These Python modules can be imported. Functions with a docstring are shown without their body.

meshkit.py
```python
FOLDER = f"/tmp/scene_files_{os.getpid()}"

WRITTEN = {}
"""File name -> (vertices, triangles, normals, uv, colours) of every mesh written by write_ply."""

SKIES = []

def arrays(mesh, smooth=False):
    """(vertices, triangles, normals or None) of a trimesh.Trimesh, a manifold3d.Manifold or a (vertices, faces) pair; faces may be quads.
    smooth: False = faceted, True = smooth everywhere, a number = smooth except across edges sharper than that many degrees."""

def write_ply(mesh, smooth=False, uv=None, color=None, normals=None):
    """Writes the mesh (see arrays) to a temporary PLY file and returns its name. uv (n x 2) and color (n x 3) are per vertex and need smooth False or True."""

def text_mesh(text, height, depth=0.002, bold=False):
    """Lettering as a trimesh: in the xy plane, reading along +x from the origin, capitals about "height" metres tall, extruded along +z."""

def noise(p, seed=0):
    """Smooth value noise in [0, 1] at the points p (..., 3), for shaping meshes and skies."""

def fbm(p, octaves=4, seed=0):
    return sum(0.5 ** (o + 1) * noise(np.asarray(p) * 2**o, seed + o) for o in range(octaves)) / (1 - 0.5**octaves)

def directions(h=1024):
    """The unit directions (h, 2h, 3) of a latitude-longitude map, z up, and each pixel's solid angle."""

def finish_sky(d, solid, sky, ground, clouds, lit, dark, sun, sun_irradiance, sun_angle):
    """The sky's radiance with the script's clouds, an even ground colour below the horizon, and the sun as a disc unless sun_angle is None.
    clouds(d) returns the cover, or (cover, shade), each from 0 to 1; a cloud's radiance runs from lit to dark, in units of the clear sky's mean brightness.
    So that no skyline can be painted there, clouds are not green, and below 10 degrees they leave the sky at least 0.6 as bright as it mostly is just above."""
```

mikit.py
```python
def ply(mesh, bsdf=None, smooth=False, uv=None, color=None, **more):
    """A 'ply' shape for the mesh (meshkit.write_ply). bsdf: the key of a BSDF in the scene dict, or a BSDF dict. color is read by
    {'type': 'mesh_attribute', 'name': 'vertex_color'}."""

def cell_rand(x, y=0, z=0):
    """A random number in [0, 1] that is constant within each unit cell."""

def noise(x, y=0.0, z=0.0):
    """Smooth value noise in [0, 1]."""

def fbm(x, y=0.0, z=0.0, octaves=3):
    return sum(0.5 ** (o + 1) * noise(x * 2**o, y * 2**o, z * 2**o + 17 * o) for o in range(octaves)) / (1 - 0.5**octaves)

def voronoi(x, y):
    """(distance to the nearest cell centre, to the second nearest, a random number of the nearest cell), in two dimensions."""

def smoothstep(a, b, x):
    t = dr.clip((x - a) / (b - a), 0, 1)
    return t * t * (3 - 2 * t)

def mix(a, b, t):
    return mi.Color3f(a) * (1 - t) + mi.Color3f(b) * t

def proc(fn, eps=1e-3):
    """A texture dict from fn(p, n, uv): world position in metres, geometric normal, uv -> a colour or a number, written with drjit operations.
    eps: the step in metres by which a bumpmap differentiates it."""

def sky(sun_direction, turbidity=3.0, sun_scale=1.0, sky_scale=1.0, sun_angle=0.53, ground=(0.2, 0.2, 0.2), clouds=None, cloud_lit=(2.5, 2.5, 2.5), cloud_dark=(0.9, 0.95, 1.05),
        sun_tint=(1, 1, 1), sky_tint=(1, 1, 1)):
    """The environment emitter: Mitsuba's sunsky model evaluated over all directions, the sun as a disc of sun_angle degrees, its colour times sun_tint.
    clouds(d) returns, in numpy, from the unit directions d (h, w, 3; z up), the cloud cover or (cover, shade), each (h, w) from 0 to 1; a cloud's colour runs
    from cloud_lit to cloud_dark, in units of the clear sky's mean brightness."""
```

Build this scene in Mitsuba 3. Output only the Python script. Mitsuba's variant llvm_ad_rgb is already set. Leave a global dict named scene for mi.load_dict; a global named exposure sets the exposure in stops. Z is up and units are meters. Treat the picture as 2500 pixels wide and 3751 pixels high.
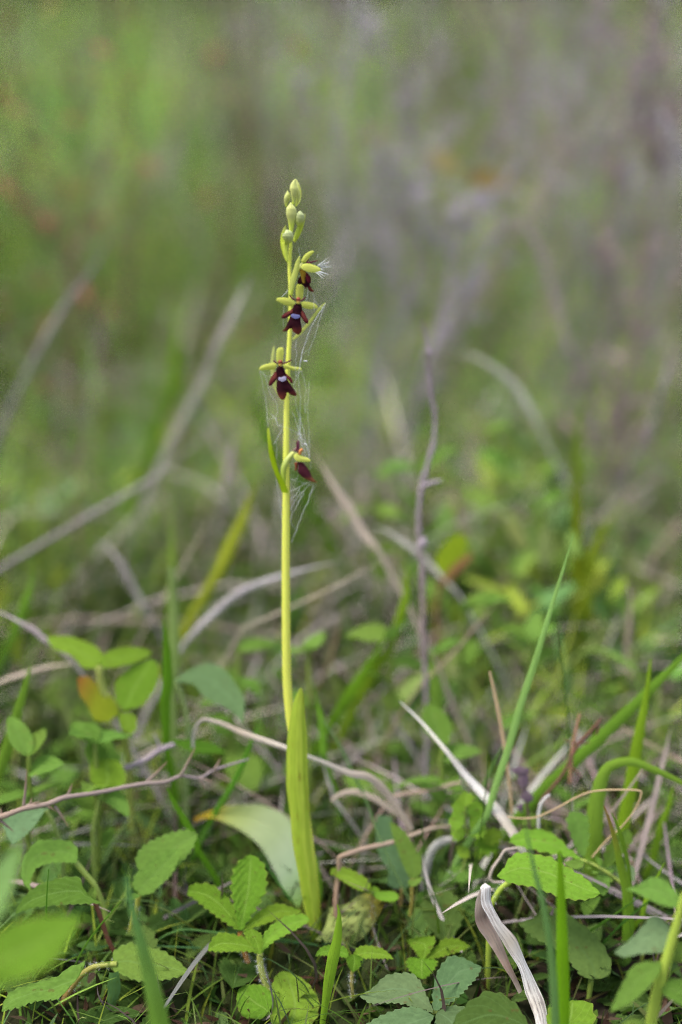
import math, random
import numpy as np
import drjit as dr
import mitsuba as mi
import mikit, meshkit
from scipy.interpolate import PchipInterpolator
from scipy.spatial import Delaunay
from shapely.geometry import Polygon, Point
import shapely

random.seed(7); rng = np.random.default_rng(7)
scene, labels = {}, {}
T = mi.ScalarTransform4f

# ------------------------------------------------------------------ camera, sky, exposure
DIST, PITCH = 0.564, math.radians(14.0)      # metres from the lens to the orchid, downward tilt
TANH = 0.125 / DIST                          # half width of the picture at the orchid: 125 mm
_f = np.array([0, math.cos(PITCH), -math.sin(PITCH)]); _u = np.array([0, math.sin(PITCH), math.cos(PITCH)])
_vb = (1875.5 - 3440) / 1250 * TANH          # the orchid's foot stands on z = 0
_d = _f + _vb * _u
CAM = np.array([0, -DIST * math.cos(PITCH), -_d[2] / _d[1] * DIST * math.cos(PITCH)])
scene['camera'] = {'type': 'thinlens', 'fov_axis': 'x', 'fov': math.degrees(2 * math.atan(TANH)),
                   'to_world': T().look_at(origin=CAM.tolist(), target=(CAM + _f).tolist(), up=[0, 0, 1]),
                   'aperture_radius': 0.0086, 'focus_distance': 0.553, 'near_clip': 0.01, 'far_clip': 500.0}
scene['sky'] = mikit.sky([-0.45, -0.20, 0.87], turbidity=4, sun_scale=0.75, sun_angle=24, sun_tint=(.90, 1.0, 1.14), clouds=lambda d: 1.0,
                         cloud_lit=(1.85, 2.02, 2.42))
exposure = 2.0

# ------------------------------------------------------------------ helpers
def at(u, v, y):
    """the point of the plane y = const that the photograph shows at full-size pixel (u, v)"""
    d = _f + (u - 1250) / 1250 * TANH * np.array([1, 0, 0]) + (1875.5 - v) / 1250 * TANH * _u
    return CAM + d * ((y - CAM[1]) / d[1])
def onplane(px, p0, n):
    px = np.asarray(px, float)
    d = _f + ((px[:, :1] - 1250) / 1250 * TANH) * np.array([1, 0, 0]) + ((1875.5 - px[:, 1:2]) / 1250 * TANH) * _u
    return CAM + d * (((p0 - CAM) @ n) / (d @ n))[:, None]
def zc(x0, y0, s):
    return lambda *pts: [(x0 + x / s, y0 + y / s) for x, y in pts]
A, B, C3, E = zc(0, 2950, 1.8447), zc(650, 2950, 1.8447), zc(1250, 2950, 2.4123), zc(1750, 2850, 2.0907)
G, H, I = zc(0, 2150, 1.6505), zc(700, 2450, 1.6505), zc(1550, 1900, 1.6505)
Z1, Z2, Z3 = zc(900, 600, 3.92), zc(900, 1050, 3.92), zc(900, 1500, 3.92)
F1, F2, F4 = zc(1040, 920, 6.92), zc(930, 1240, 7.84), zc(1000, 1590, 7.84)
VW = zc(0, 0, 0.6272)
MM = 1e-4                                     # metres per full-size pixel at the orchid
def srgb(r, g, b, k=1.0):
    c = np.array([r, g, b]) / 255.0
    return np.where(c < 0.04045, c / 12.92, ((c + 0.055) / 1.055) ** 2.4) * k
def unit(v):
    v = np.asarray(v, float); return v / (np.linalg.norm(v, axis=-1, keepdims=True) + 1e-12)
def curve(pts, n):
    p = np.asarray(pts, float)
    c = np.r_[0, np.cumsum(np.linalg.norm(np.diff(p[:, :2], axis=0), axis=1) + 1e-9)]
    if len(p) == 2: return p[0] + (p[1] - p[0]) * np.linspace(0, 1, n)[:, None]
    return PchipInterpolator(c / c[-1], p)(np.linspace(0, 1, n))
def along(vals, n):
    v = np.asarray(vals, float)
    if v.ndim == 0: return np.full(n, float(v))
    t = np.linspace(0, 1, len(v)); x = np.linspace(0, 1, n)
    return np.interp(x, t, v) if v.ndim == 1 else np.stack([np.interp(x, t, v[:, k]) for k in range(v.shape[1])], 1)
def grid_faces(a, b, wrap=False):
    i, j = np.meshgrid(np.arange(a - 1), np.arange(b if wrap else b - 1), indexing='ij')
    j2 = (j + 1) % b
    q = np.stack([i * b + j, i * b + j2, (i + 1) * b + j2, (i + 1) * b + j], -1).reshape(-1, 4)
    return np.vstack([q[:, [0, 1, 2]], q[:, [0, 2, 3]]])
def colours(col, nt, ns, jit=0.08, seed=0):
    c = np.asarray(col, float)
    c = np.tile(c, (nt, 1)) if c.ndim == 1 else along(c, nt)
    r = np.random.default_rng(seed)
    n = np.interp(np.linspace(0, 1, nt), np.linspace(0, 1, 9), r.uniform(-1, 1, 9))[:, None] + 0.5 * r.uniform(-1, 1, (1, ns))
    return np.clip(c[:, None, :] * (1 + jit * n[:, :, None]), 0.003, 0.95).reshape(-1, 3)
_id = [0]
def nid():
    _id[0] += 1; return _id[0]
UPC = unit([0, -0.62, 0.78])                  # a leaf lying open to the sky, tipped a little to the lens
UPR = unit([0, -0.93, 0.36])                  # a leaf standing up
FLAT = unit([0, -0.25, 0.97])

def sheet(L, R, Y, N=UPC, nt=48, ns=10, fold=0.0, arch=0.0, bend=0.0, teeth=0, tamp=0.10, pleat=0, pamp=0.0, wav=0.05, col=(.1, .2, .03), jit=0.05):
    """a leaf between its left and right edge (base to tip), standing on a plane of its own through the base"""
    N = unit(N); nt = max(nt, teeth * 5 + 1, pleat * 7 + 1)
    p0 = at(*L[0], Y)
    l, r = onplane(curve(L, nt), p0, N), onplane(curve(R, nt), p0, N)
    s = np.linspace(-1, 1, ns + 1)[None, :, None]; t = np.linspace(0, 1, nt)[:, None, None]
    mid, half = (l + r)[:, None] / 2, (r - l)[:, None] / 2
    hw = np.linalg.norm(half, axis=-1, keepdims=True); W = hw.max()
    ln = np.linalg.norm(mid[-1] - mid[0])
    out = half / (hw + 1e-9)
    P = mid + half * s
    if teeth:
        saw = (t * teeth + 0.3 * (s > 0)) % 1.0
        saw = np.minimum(saw / 0.75, (1 - saw) / 0.25) - 0.5
        env = np.clip(hw / W * 3, 0, 1)
        P = P + out * s * np.abs(s) ** 3 * saw * tamp * W * env
    dz = fold * np.abs(s) * hw - arch * s ** 2 * hw - bend * t ** 2 * ln
    if pleat:
        dz = dz + pamp * W * np.sin(2 * np.pi * (t * 0.9 - 0.42 * np.abs(s)) * pleat) * np.clip(np.abs(s) * 2.2, 0, 1) * np.clip(hw / W * 2, 0, 1)
    sd = nid()
    q = np.broadcast_to(np.concatenate([t * 3 + 0 * s, s * 1.5 + 0 * t, 0 * s + 0 * t + sd * 7.3], -1), (nt, ns + 1, 3))
    dz = dz + wav * W * (meshkit.fbm(q, 2)[..., None] - 0.5) * 2 * np.clip(t * 3, 0, 1)
    P = P + N * dz
    uv = np.stack([np.broadcast_to(s[..., 0], (nt, ns + 1)), np.broadcast_to(t[..., 0] * 0.98 + 0.01, (nt, ns + 1)) + sd % 97], -1)
    return P.reshape(-1, 3), grid_faces(nt, ns + 1), uv.reshape(-1, 2), colours(col, nt, ns + 1, jit, sd)

def world(path, Y, n):
    p = np.asarray(path, float); y = along(Y, len(p))
    w = np.array([at(a, b, c) for (a, b), c in zip(p, y)])
    c = np.r_[0, np.cumsum(np.linalg.norm(np.diff(w, axis=0), axis=1) + 1e-9)]
    return PchipInterpolator(c / c[-1], w)(np.linspace(0, 1, n)) if len(w) > 2 else w[0] + (w[1] - w[0]) * np.linspace(0, 1, n)[:, None]
def scale_at(P):
    return MM * ((P - CAM) @ _f) / DIST
def ribbon(path, Y, w, roll=0.0, arch=0.18, col=(.1, .2, .03), nt=28, ns=6, jit=0.08, wob=0.0, root=False, taper=0.0, up=0.0):
    """a grass blade or dry leaf: a strip with an arched cross-section; w in full-size pixels"""
    P = world(path, Y, nt); sd = nid()
    wv = along(w, nt)
    if taper:
        t = np.linspace(0, 1, nt); low = P[0, 2] <= P[-1, 2]; q = 1 - t if low else t
        wv = wv * np.clip(q / taper, 0.04, 1) ** 0.8
    if root:
        e = 0 if P[0, 2] <= P[-1, 2] else -1
        d = unit((P[0] - P[2]) if e == 0 else (P[-1] - P[-3])); g = P[e][2] - float(gz(P[e][0], P[e][1]))
        if g > 0.004:
            h = unit(np.array([d[0], d[1] + .2, 0])) * g * .5
            x, y = P[e][0] + h[0], P[e][1] + h[1]
            ext = [P[e] + (np.array([x, y, float(gz(x, y))]) - P[e]) * k + np.array([0, 0, .12 * g]) * k * (1 - k) * 2 for k in (.25, .5, .75, 1)]
            if e == 0: P = np.vstack([ext[::-1], P]); wv = np.r_[[wv[0]] * 4, wv]
            else: P = np.vstack([P, ext]); wv = np.r_[wv, [wv[-1]] * 4]
            nt = len(P)
    if wob:
        P = P + (np.stack([np.interp(np.linspace(0, 1, nt), np.linspace(0, 1, 8), np.random.default_rng(sd + k).uniform(-1, 1, 8)) for k in range(3)], 1)) * wob * MM
    tg = unit(np.gradient(P, axis=0)); view = unit(P - CAM)
    side = unit(np.cross(tg, view)); nor = np.cross(side, tg)
    if up: roll = np.atleast_1d(roll) + up * np.sign(-(nor[:, 2] * side[:, 2]).mean() + 1e-9)
    a = np.radians(along(np.asarray(roll) if np.size(roll) > 1 else float(np.ravel(roll)[0]), nt))[:, None]
    side, nor = side * np.cos(a) + nor * np.sin(a), nor * np.cos(a) - side * np.sin(a)
    ww = (wv * scale_at(P))[:, None, None]
    s = np.linspace(-1, 1, ns + 1)[None, :, None]
    X = P[:, None] + side[:, None] * s * ww / 2 + nor[:, None] * arch * ww * (s ** 2 - 0.4)
    uv = np.stack(np.broadcast_arrays(s[..., 0], np.linspace(0.01, 0.99, nt)[:, None] + sd % 97), -1)
    return X.reshape(-1, 3), grid_faces(nt, ns + 1), uv.reshape(-1, 2), colours(col, nt, ns + 1, jit, sd)
def tube3(P, rad, col, sides=8, jit=0.06, lobes=0, lamp=0.0, bump=0.0):
    n = len(P); sd = nid()
    tg = unit(np.gradient(P, axis=0))
    ref = np.array([0, -1.0, 0.05]) if abs(tg[:, 1]).mean() < 0.8 else np.array([1.0, 0, 0])
    a = unit(np.cross(tg, ref)); b = np.cross(tg, a)
    an = np.arange(sides) * 2 * np.pi / sides
    r = along(rad, n)[:, None] * (1 + lamp * np.cos(lobes * an))[None, :]
    if bump: r = r * (1 + bump * np.random.default_rng(sd).uniform(-1, 1, (n, 1)))
    X = P[:, None] + r[..., None] * (np.cos(an)[None, :, None] * a[:, None] + np.sin(an)[None, :, None] * b[:, None])
    Vt = np.vstack([X.reshape(-1, 3), P[:1], P[-1:]])
    k = n * sides; j = np.arange(sides); j2 = (j + 1) % sides
    Fc = np.vstack([grid_faces(n, sides, True), np.stack([j2, j, 0 * j + k], 1), np.stack([(n - 1) * sides + j, (n - 1) * sides + j2, 0 * j + k + 1], 1)])
    uv = np.stack(np.broadcast_arrays((j / sides * 2 - 1)[None, :], np.linspace(0.01, 0.99, n)[:, None] + sd % 97), -1).reshape(-1, 2)
    c = colours(col, n, sides, jit, sd)
    return Vt, Fc, np.vstack([uv, uv[:1], uv[-1:]]), np.vstack([c, c[:1], c[-1:]])
def rooted(P, r):
    e = 0 if P[0, 2] < P[-1, 2] else -1
    x, y = P[e, 0], P[e, 1] + .001; g = P[e, 2] - float(gz(x, y)) + .002
    if g < .002: return P, r
    q = np.array([x, y, P[e, 2] - g]); ext = np.array([P[e] + (q - P[e]) * k for k in (1, .66, .33)])
    return (np.vstack([ext, P]), np.r_[[r[0]] * 3, r]) if e == 0 else (np.vstack([P, ext[::-1]]), np.r_[r, [r[-1]] * 3])
def tube(path, Y, rpx, col, nt=20, sides=8, root=False, **k):
    P = world(path, Y, nt); r = along(rpx, nt) * scale_at(P)
    if root: P, r = rooted(P, r)
    return tube3(P, r, col, sides, **k)
def pillow(outline, Y, N=(0, -1, 0.1), thick=6.0, col=None, res=16, tilt=0.0):
    """a cushion-like petal: the outline filled, front and back bulging by 'thick' full-size pixels"""
    o = np.asarray(outline, float)
    loop = curve(np.vstack([o, o[:1]]), 72)[:-1]
    pg = Polygon(loop).buffer(0)
    if pg.geom_type != 'Polygon': pg = max(pg.geoms, key=lambda g: g.area)
    loop = np.array(pg.exterior.coords)[:-1]
    x0, y0, x1, y1 = pg.bounds; st = max(x1 - x0, y1 - y0) / res
    gx, gy = np.meshgrid(np.arange(x0 + st / 2, x1, st), np.arange(y0 + st / 2, y1, st))
    inn = np.stack([gx.ravel(), gy.ravel()], 1)
    ring = pg.exterior
    dd = shapely.distance(shapely.points(inn), ring); keep = shapely.contains(pg, shapely.points(inn)) & (dd > st * 0.35)
    pts = np.vstack([loop, inn[keep]]); dist = np.r_[np.zeros(len(loop)), dd[keep]]
    tri = Delaunay(pts).simplices
    cen = pts[tri].mean(1); tri = tri[shapely.contains(pg, shapely.points(cen))]
    e1, e2 = pts[tri[:, 1]] - pts[tri[:, 0]], pts[tri[:, 2]] - pts[tri[:, 0]]
    fl = e1[:, 0] * e2[:, 1] - e1[:, 1] * e2[:, 0] > 0
    tri[fl] = tri[fl][:, ::-1]
    Nn = unit(N); p0 = at(*pts.mean(0), Y)
    W = onplane(pts, p0, Nn)
    h = thick * MM * np.sqrt(np.clip(dist / dist.max(), 0, 1))
    nl, n = len(loop), len(pts)
    back = W - Nn * h[:, None] * 0.6
    Vt = np.vstack([W + Nn * h[:, None], back])
    Fc = np.vstack([tri, tri[:, ::-1] + n])
    t = (pts[:, 1] - y0) / (y1 - y0)
    cc = col(pts, t, dist / dist.max()) if callable(col) else np.tile(np.asarray(col, float), (n, 1)) * (1 + 0.08 * rng.uniform(-1, 1, (n, 1)))
    uv = np.stack([(pts[:, 0] - x0) / (x1 - x0) * 2 - 1, t * 0.98 + 0.01 + nid() % 97], 1)
    return Vt, Fc, np.vstack([uv, uv]), np.clip(np.vstack([cc, cc]), 0.002, 0.95)
def join(*ms):
    off = np.cumsum([0] + [len(m[0]) for m in ms])
    return tuple([np.vstack([m[0] for m in ms]), np.vstack([m[1] + o for m, o in zip(ms, off)]), np.vstack([m[2] for m in ms]), np.vstack([m[3] for m in ms])])
def fresh(key):
    k, n = key, 0
    while k in scene or k in labels or any(x.startswith(k + '__') for x in (scene if n == 0 and '__' not in key else ())):
        n += 1; k = f'{key}_{n:03d}'
    return k
def put(key, m, mat, smooth=True):
    scene[key] = mikit.ply((m[0], m[1]), mat, smooth=smooth, uv=m[2], color=m[3]); return key
def thing(name, label, cat, group=None, kind=None):
    k = fresh(name); labels[k] = {'label': label, 'category': cat}
    if group: labels[k]['group'] = group
    if kind: labels[k]['kind'] = kind
    return k
def part(parent, name, m, mat, label=None):
    k = put(fresh(parent + '__' + name), m, mat)
    if label: labels[k] = {'label': label}
    return k
def solo(name, m, mat, label, cat, group=None, kind=None):
    k = thing(name, label, cat, group, kind); put(k, m, mat); return k
def sub(parent, name):                        # a key for a part that itself has sub-parts
    k = f'{parent}__{name}'; n = 0
    while any(x == k or x.startswith(k + '__') for x in scene): n += 1; k = f'{parent}__{name}_{n:03d}'
    return k

# ------------------------------------------------------------------ materials
VC = {'type': 'mesh_attribute', 'name': 'vertex_color'}
def thin(color, rough=0.55, trans=0.75, **k):
    return {'type': 'principledthin', 'base_color': color, 'roughness': rough, 'diff_trans': trans, 'eta': 1.4, **k}
def leaf_fn(base, vein, edge, nv, dark=0.4):
    def fn(p, n, uv):
        ident = dr.floor(uv.y); t = uv.y - ident; s = dr.abs(uv.x)
        r1, r2 = mikit.cell_rand(ident, 3, 1), mikit.cell_rand(ident, 7, 2)
        c = mi.Color3f(base) * (1 - .5 * dark + dark * r1) * mi.Color3f(0.9 + 0.25 * r2, 1.0, 0.9 + 0.2 * r1)
        x = (t * 0.9 - 0.42 * s) * nv; fx = dr.abs(x - dr.floor(x) - 0.5) * 2
        v = dr.maximum(mikit.smoothstep(0.80, 0.97, fx) * mikit.smoothstep(0.02, 0.2, s) * 0.6, 1 - mikit.smoothstep(0.02, 0.075, s))
        mott = mikit.fbm(p.x * 900, p.y * 900, p.z * 900, 3)
        c = c * (0.78 + 0.44 * mott)
        c = mikit.mix(c, vein, 0.5 * v)
        c = mikit.mix(c, (.16, .10, .04), 0.5 * mikit.smoothstep(0.76, 0.82, mikit.fbm(p.x * 520 + 5, p.y * 520, p.z * 520, 2)))
        return mikit.mix(c, edge, 0.55 * mikit.smoothstep(0.93, 1.0, s))
    return mikit.proc(fn)
scene['grass_blade'] = thin(VC, 0.5, 0.45)
def stria(n1, a, b):
    def fn(p, n, uv):
        i = dr.floor(uv.y); t = uv.y - i
        v = mikit.noise(uv.x * n1 + i * 3.1, t * 5, i) * 0.65 + mikit.fbm(uv.x * 5 + i, t * 34, i + 2.0, 2) * 0.35
        return dr.clip(mikit.smoothstep(a, b, v), 0, 0.8)
    return mikit.proc(fn)
scene['dry_blade'] = {'type': 'blendbsdf', 'weight': stria(9, 0.40, 0.95), 'a': thin(VC, 0.8, 0.35), 'b': thin({'type': 'rgb', 'value': [.32, .265, .24]}, 0.8, 0.3)}
scene['dry_thatch'] = thin(VC, 0.8, 0.35)
scene['blade_skin'] = {'type': 'blendbsdf', 'weight': stria(12, 0.50, 1.1), 'a': thin(VC, 0.45, 0.75), 'b': thin({'type': 'rgb', 'value': [.13, .23, .03]}, 0.5, 0.7)}
scene['stem_skin'] = {'type': 'principled', 'base_color': VC, 'roughness': 0.5, 'specular': 0.35}
scene['bark'] = {'type': 'principled', 'base_color': VC, 'roughness': 0.85, 'specular': 0.2}
scene['velvet'] = {'type': 'principled', 'base_color': VC, 'roughness': 0.9, 'specular': 0.12}
scene['petal'] = thin(VC, 0.5, 0.8)
scene['silk'] = {'type': 'twosided', 'b': {'type': 'diffuse', 'reflectance': {'type': 'rgb', 'value': [.8, .82, .85]}}}
scene['lime_leaf'] = thin(leaf_fn((.215, .395, .04), (.36, .53, .12), (.32, .30, .08), 8), 0.5, 0.85)
scene['green_leaf'] = thin(leaf_fn((.16, .29, .05), (.23, .37, .10), (.18, .28, .08), 6), 0.55, 0.7)
scene['waxy_leaf'] = thin(leaf_fn((.17, .27, .12), (.21, .33, .16), (.20, .30, .13), 6), 0.5, 0.6)
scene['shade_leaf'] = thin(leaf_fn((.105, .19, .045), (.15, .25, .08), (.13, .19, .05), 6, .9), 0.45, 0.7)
def spotted(p, n, uv):
    t = uv.y - dr.floor(uv.y)
    f, f2, r = mikit.voronoi(uv.x * 4.5 + 3, t * 9)
    blot = mikit.fbm(uv.x * 3.1 + 9, t * 7.0, 0.3, 3)
    dark = dr.maximum((1 - mikit.smoothstep(0.16, 0.26, f)) * mikit.smoothstep(0.45, 0.5, r), mikit.smoothstep(0.60, 0.68, blot + 0.46 * mikit.smoothstep(0.74, 1.0, t) - 0.12))
    stripe = 0.88 + 0.2 * mikit.noise(uv.x * 14, t * 2)
    c = mikit.mix((.46, .54, .17), (.60, .46, .06), mikit.smoothstep(0.6, 0.95, t)) * stripe
    return mikit.mix(c, (.035, .014, .012), dark)
scene['spotted_leaf'] = thin(mikit.proc(spotted), 0.5, 0.6)
def striped(p, n, uv):
    t = uv.y - dr.floor(uv.y)
    st = mikit.noise(uv.x * 11, t * 1.2, 2.0)
    c = mikit.mix((.27, .43, .03), (.54, .64, .09), st)
    c = c * (0.85 + 0.3 * mikit.fbm(uv.x * 6, t * 20, 1.0, 2))
    b = mikit.fbm(uv.x * 5 + 4, t * 16, 4.0, 2)
    return mikit.mix(c, (.16, .09, .01), 0.45 * mikit.smoothstep(0.77, 0.82, b))
scene['striped_leaf'] = thin(mikit.proc(striped), 0.45, 0.6)
def soil(p, n, uv):
    a = mikit.fbm(p.x * 60, p.y * 60, p.z * 60, 4); b = mikit.noise(p.x * 9, p.y * 9, 1.0)
    c = mikit.mix((.016, .012, .009), (.05, .04, .03), a)
    return mikit.mix(c, (.05, .075, .022), 0.6 * mikit.smoothstep(0.4, 0.7, b))
scene['soil'] = {'type': 'twosided', 'b': {'type': 'diffuse', 'reflectance': mikit.proc(soil)}}

# ------------------------------------------------------------------ ground: one hillside sheet
def gz(x, y):
    x, y = np.asarray(x, float), np.asarray(y, float)
    p = np.stack([x * 5, y * 5, 0 * x], -1)
    z = 0.022 * (meshkit.fbm(p, 3, 5) - 0.5) * np.clip((np.hypot(x + .02, y) - 0.02) * 6, 0, 1)
    z = z - 0.36 * np.clip(-0.004 - y, 0, 0.14) - 0.1 * np.clip(-0.144 - y, 0, None)
    q = np.clip(y - 0.45, 0, None)
    return z + 0.105 * q * np.clip(q / 0.8, 0, 1) + 0.5 * (meshkit.fbm(p * 0.06, 3, 9) - 0.5) * np.clip((y - 3) / 10, 0, 1)
ys = np.r_[np.linspace(-3, -0.6, 9), np.linspace(-0.5, 1.6, 110), np.geomspace(1.7, 160, 60)]
xs = np.r_[-np.geomspace(140, 0.75, 34), np.linspace(-0.7, 0.7, 90), np.geomspace(0.75, 140, 34)]
gx, gy = np.meshgrid(xs, ys, indexing='ij')
gv = np.stack([gx, gy, gz(gx, gy)], -1).reshape(-1, 3)
gm = (gv, grid_faces(len(xs), len(ys))[:, ::-1], gv[:, :2] * 1.0, np.tile([.05, .05, .03], (len(gv), 1)))
put('ground', gm, 'soil'); labels['ground'] = {'label': 'dark mossy soil of the meadow slope under the plants', 'category': 'ground', 'kind': 'structure'}

def leaf3d(base, az, pitch, length, width, roll=0.0, fold=.2, droop=.3, teeth=0, nt=20, ns=6, shape=.8, col=(.1, .2, .03)):
    nt = max(nt, teeth * 4 + 1); sd = nid()
    ax = np.array([math.cos(az) * math.cos(pitch), math.sin(az) * math.cos(pitch), math.sin(pitch)])
    sd_ = unit(np.cross(ax, [0, 0, 1.0])); nr = np.cross(sd_, ax)
    c, q = math.cos(roll), math.sin(roll); sd_, nr = sd_ * c + nr * q, nr * c - sd_ * q
    t = np.linspace(0, 1, nt)[:, None]; s_ = np.linspace(-1, 1, ns + 1)[None]
    pr = np.clip(np.sin(np.pi * np.clip(t ** shape * .985 + .012, 0, 1)), 0, 1) ** .75 * width / 2
    if teeth: pr = pr * (1 + .12 * (((t * teeth) % 1) - .5) * 2 * np.abs(s_) ** 3)
    wob = .12 * width * (meshkit.fbm(np.stack(np.broadcast_arrays(t * 3, s_ * 1.4, sd * 5.1 + 0 * t), -1), 2) - .5) * 2
    P = base + ax * (t * length * (1 - .12 * droop * t))[..., None] + sd_ * (s_ * pr)[..., None] + nr * (fold * np.abs(s_) * pr - droop * length * t ** 2 * .6 + wob)[..., None]
    uv = np.stack(np.broadcast_arrays(s_, t * .98 + .01 + sd % 97), -1)
    return P.reshape(-1, 3), grid_faces(nt, ns + 1), uv.reshape(-1, 2), colours(col, nt, ns + 1, .05, sd)

# ------------------------------------------------------------------ countless small growth (stuff)
def blades(base, h, w, az, lean, curl, col, nseg=5, face=None, oval=False, droop=0.35):
    n = len(base); t = np.linspace(0, 1, nseg + 1)
    dirh = np.stack([np.cos(az), np.sin(az), 0 * az], 1)
    fa = az + np.pi / 2 + (rng.uniform(-0.9, 0.9, n) if face is None else face)
    side = np.stack([np.cos(fa), np.sin(fa), rng.uniform(-.25, .25, n)], 1)
    hor = (lean[:, None] * t + curl[:, None] * t ** 2) * h[:, None]
    ver = np.sqrt(np.clip(1 - np.clip(lean, 0, .97) ** 2, .04, 1))[:, None] * h[:, None] * (t - droop * curl[:, None] * t ** 2.5)
    P = base[:, None] + dirh[:, None] * hor[..., None] + np.array([0, 0, 1.0]) * ver[..., None]
    prof = np.clip(np.sin(np.pi * np.clip(t * 0.96 + 0.03, 0, 1)), 0, 1) ** 0.7 if oval else np.clip((0.55 + 1.6 * t) * (1 - t) ** 0.75, 0.02, 1)
    ww = w[:, None] * prof / 2
    X = np.stack([P - side[:, None] * ww[..., None], P + side[:, None] * ww[..., None]], 2)
    Vt = X.reshape(-1, 3)
    k = np.arange(nseg); q = np.stack([2 * k, 2 * k + 1, 2 * k + 3, 2 * k + 2], 1)
    f0 = np.vstack([q[:, [0, 1, 2]], q[:, [0, 2, 3]]])
    Fc = (f0[None] + (np.arange(n) * 2 * (nseg + 1))[:, None, None]).reshape(-1, 3)
    uv = np.tile(np.stack([np.tile([-1.0, 1], nseg + 1), np.repeat(t, 2)], 1), (n, 1))
    return Vt, Fc, uv, np.repeat(np.clip(col, .004, .9), 2 * (nseg + 1), 0)
def spots(n, y0, y1, margin=0.16, power=1.0):
    """points of the strip of meadow the lens looks over, with a margin to each side"""
    y = y0 + (y1 - y0) * rng.uniform(0, 1, n) ** power
    half = (y - CAM[1]) * TANH * 1.25 + margin
    x = rng.uniform(-1, 1, n) * half
    keep = rng.uniform(0, 1, n) < half / half.max() + 0.0 * y
    x, y = x[keep], y[keep]
    return np.stack([x, y, gz(x, y) - 0.002], 1)
def pick(pal, n, jit=0.22, w=None):
    pal = np.array(pal); c = pal[rng.choice(len(pal), n, p=w)]
    return c * (1 + jit * rng.uniform(-1, 1, (n, 1))) * (1 + 0.08 * rng.uniform(-1, 1, (n, 3)))
GREEN = [srgb(112, 146, 60), srgb(132, 160, 76), srgb(94, 128, 58), srgb(140, 156, 92), srgb(108, 140, 88), srgb(150, 168, 66)]
LOW = [srgb(82, 112, 48), srgb(98, 130, 52), srgb(66, 98, 48), srgb(92, 120, 70)]
DRY = [srgb(186, 174, 170), srgb(202, 192, 186), srgb(160, 144, 136), srgb(176, 160, 160), srgb(142, 124, 116)]
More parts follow.
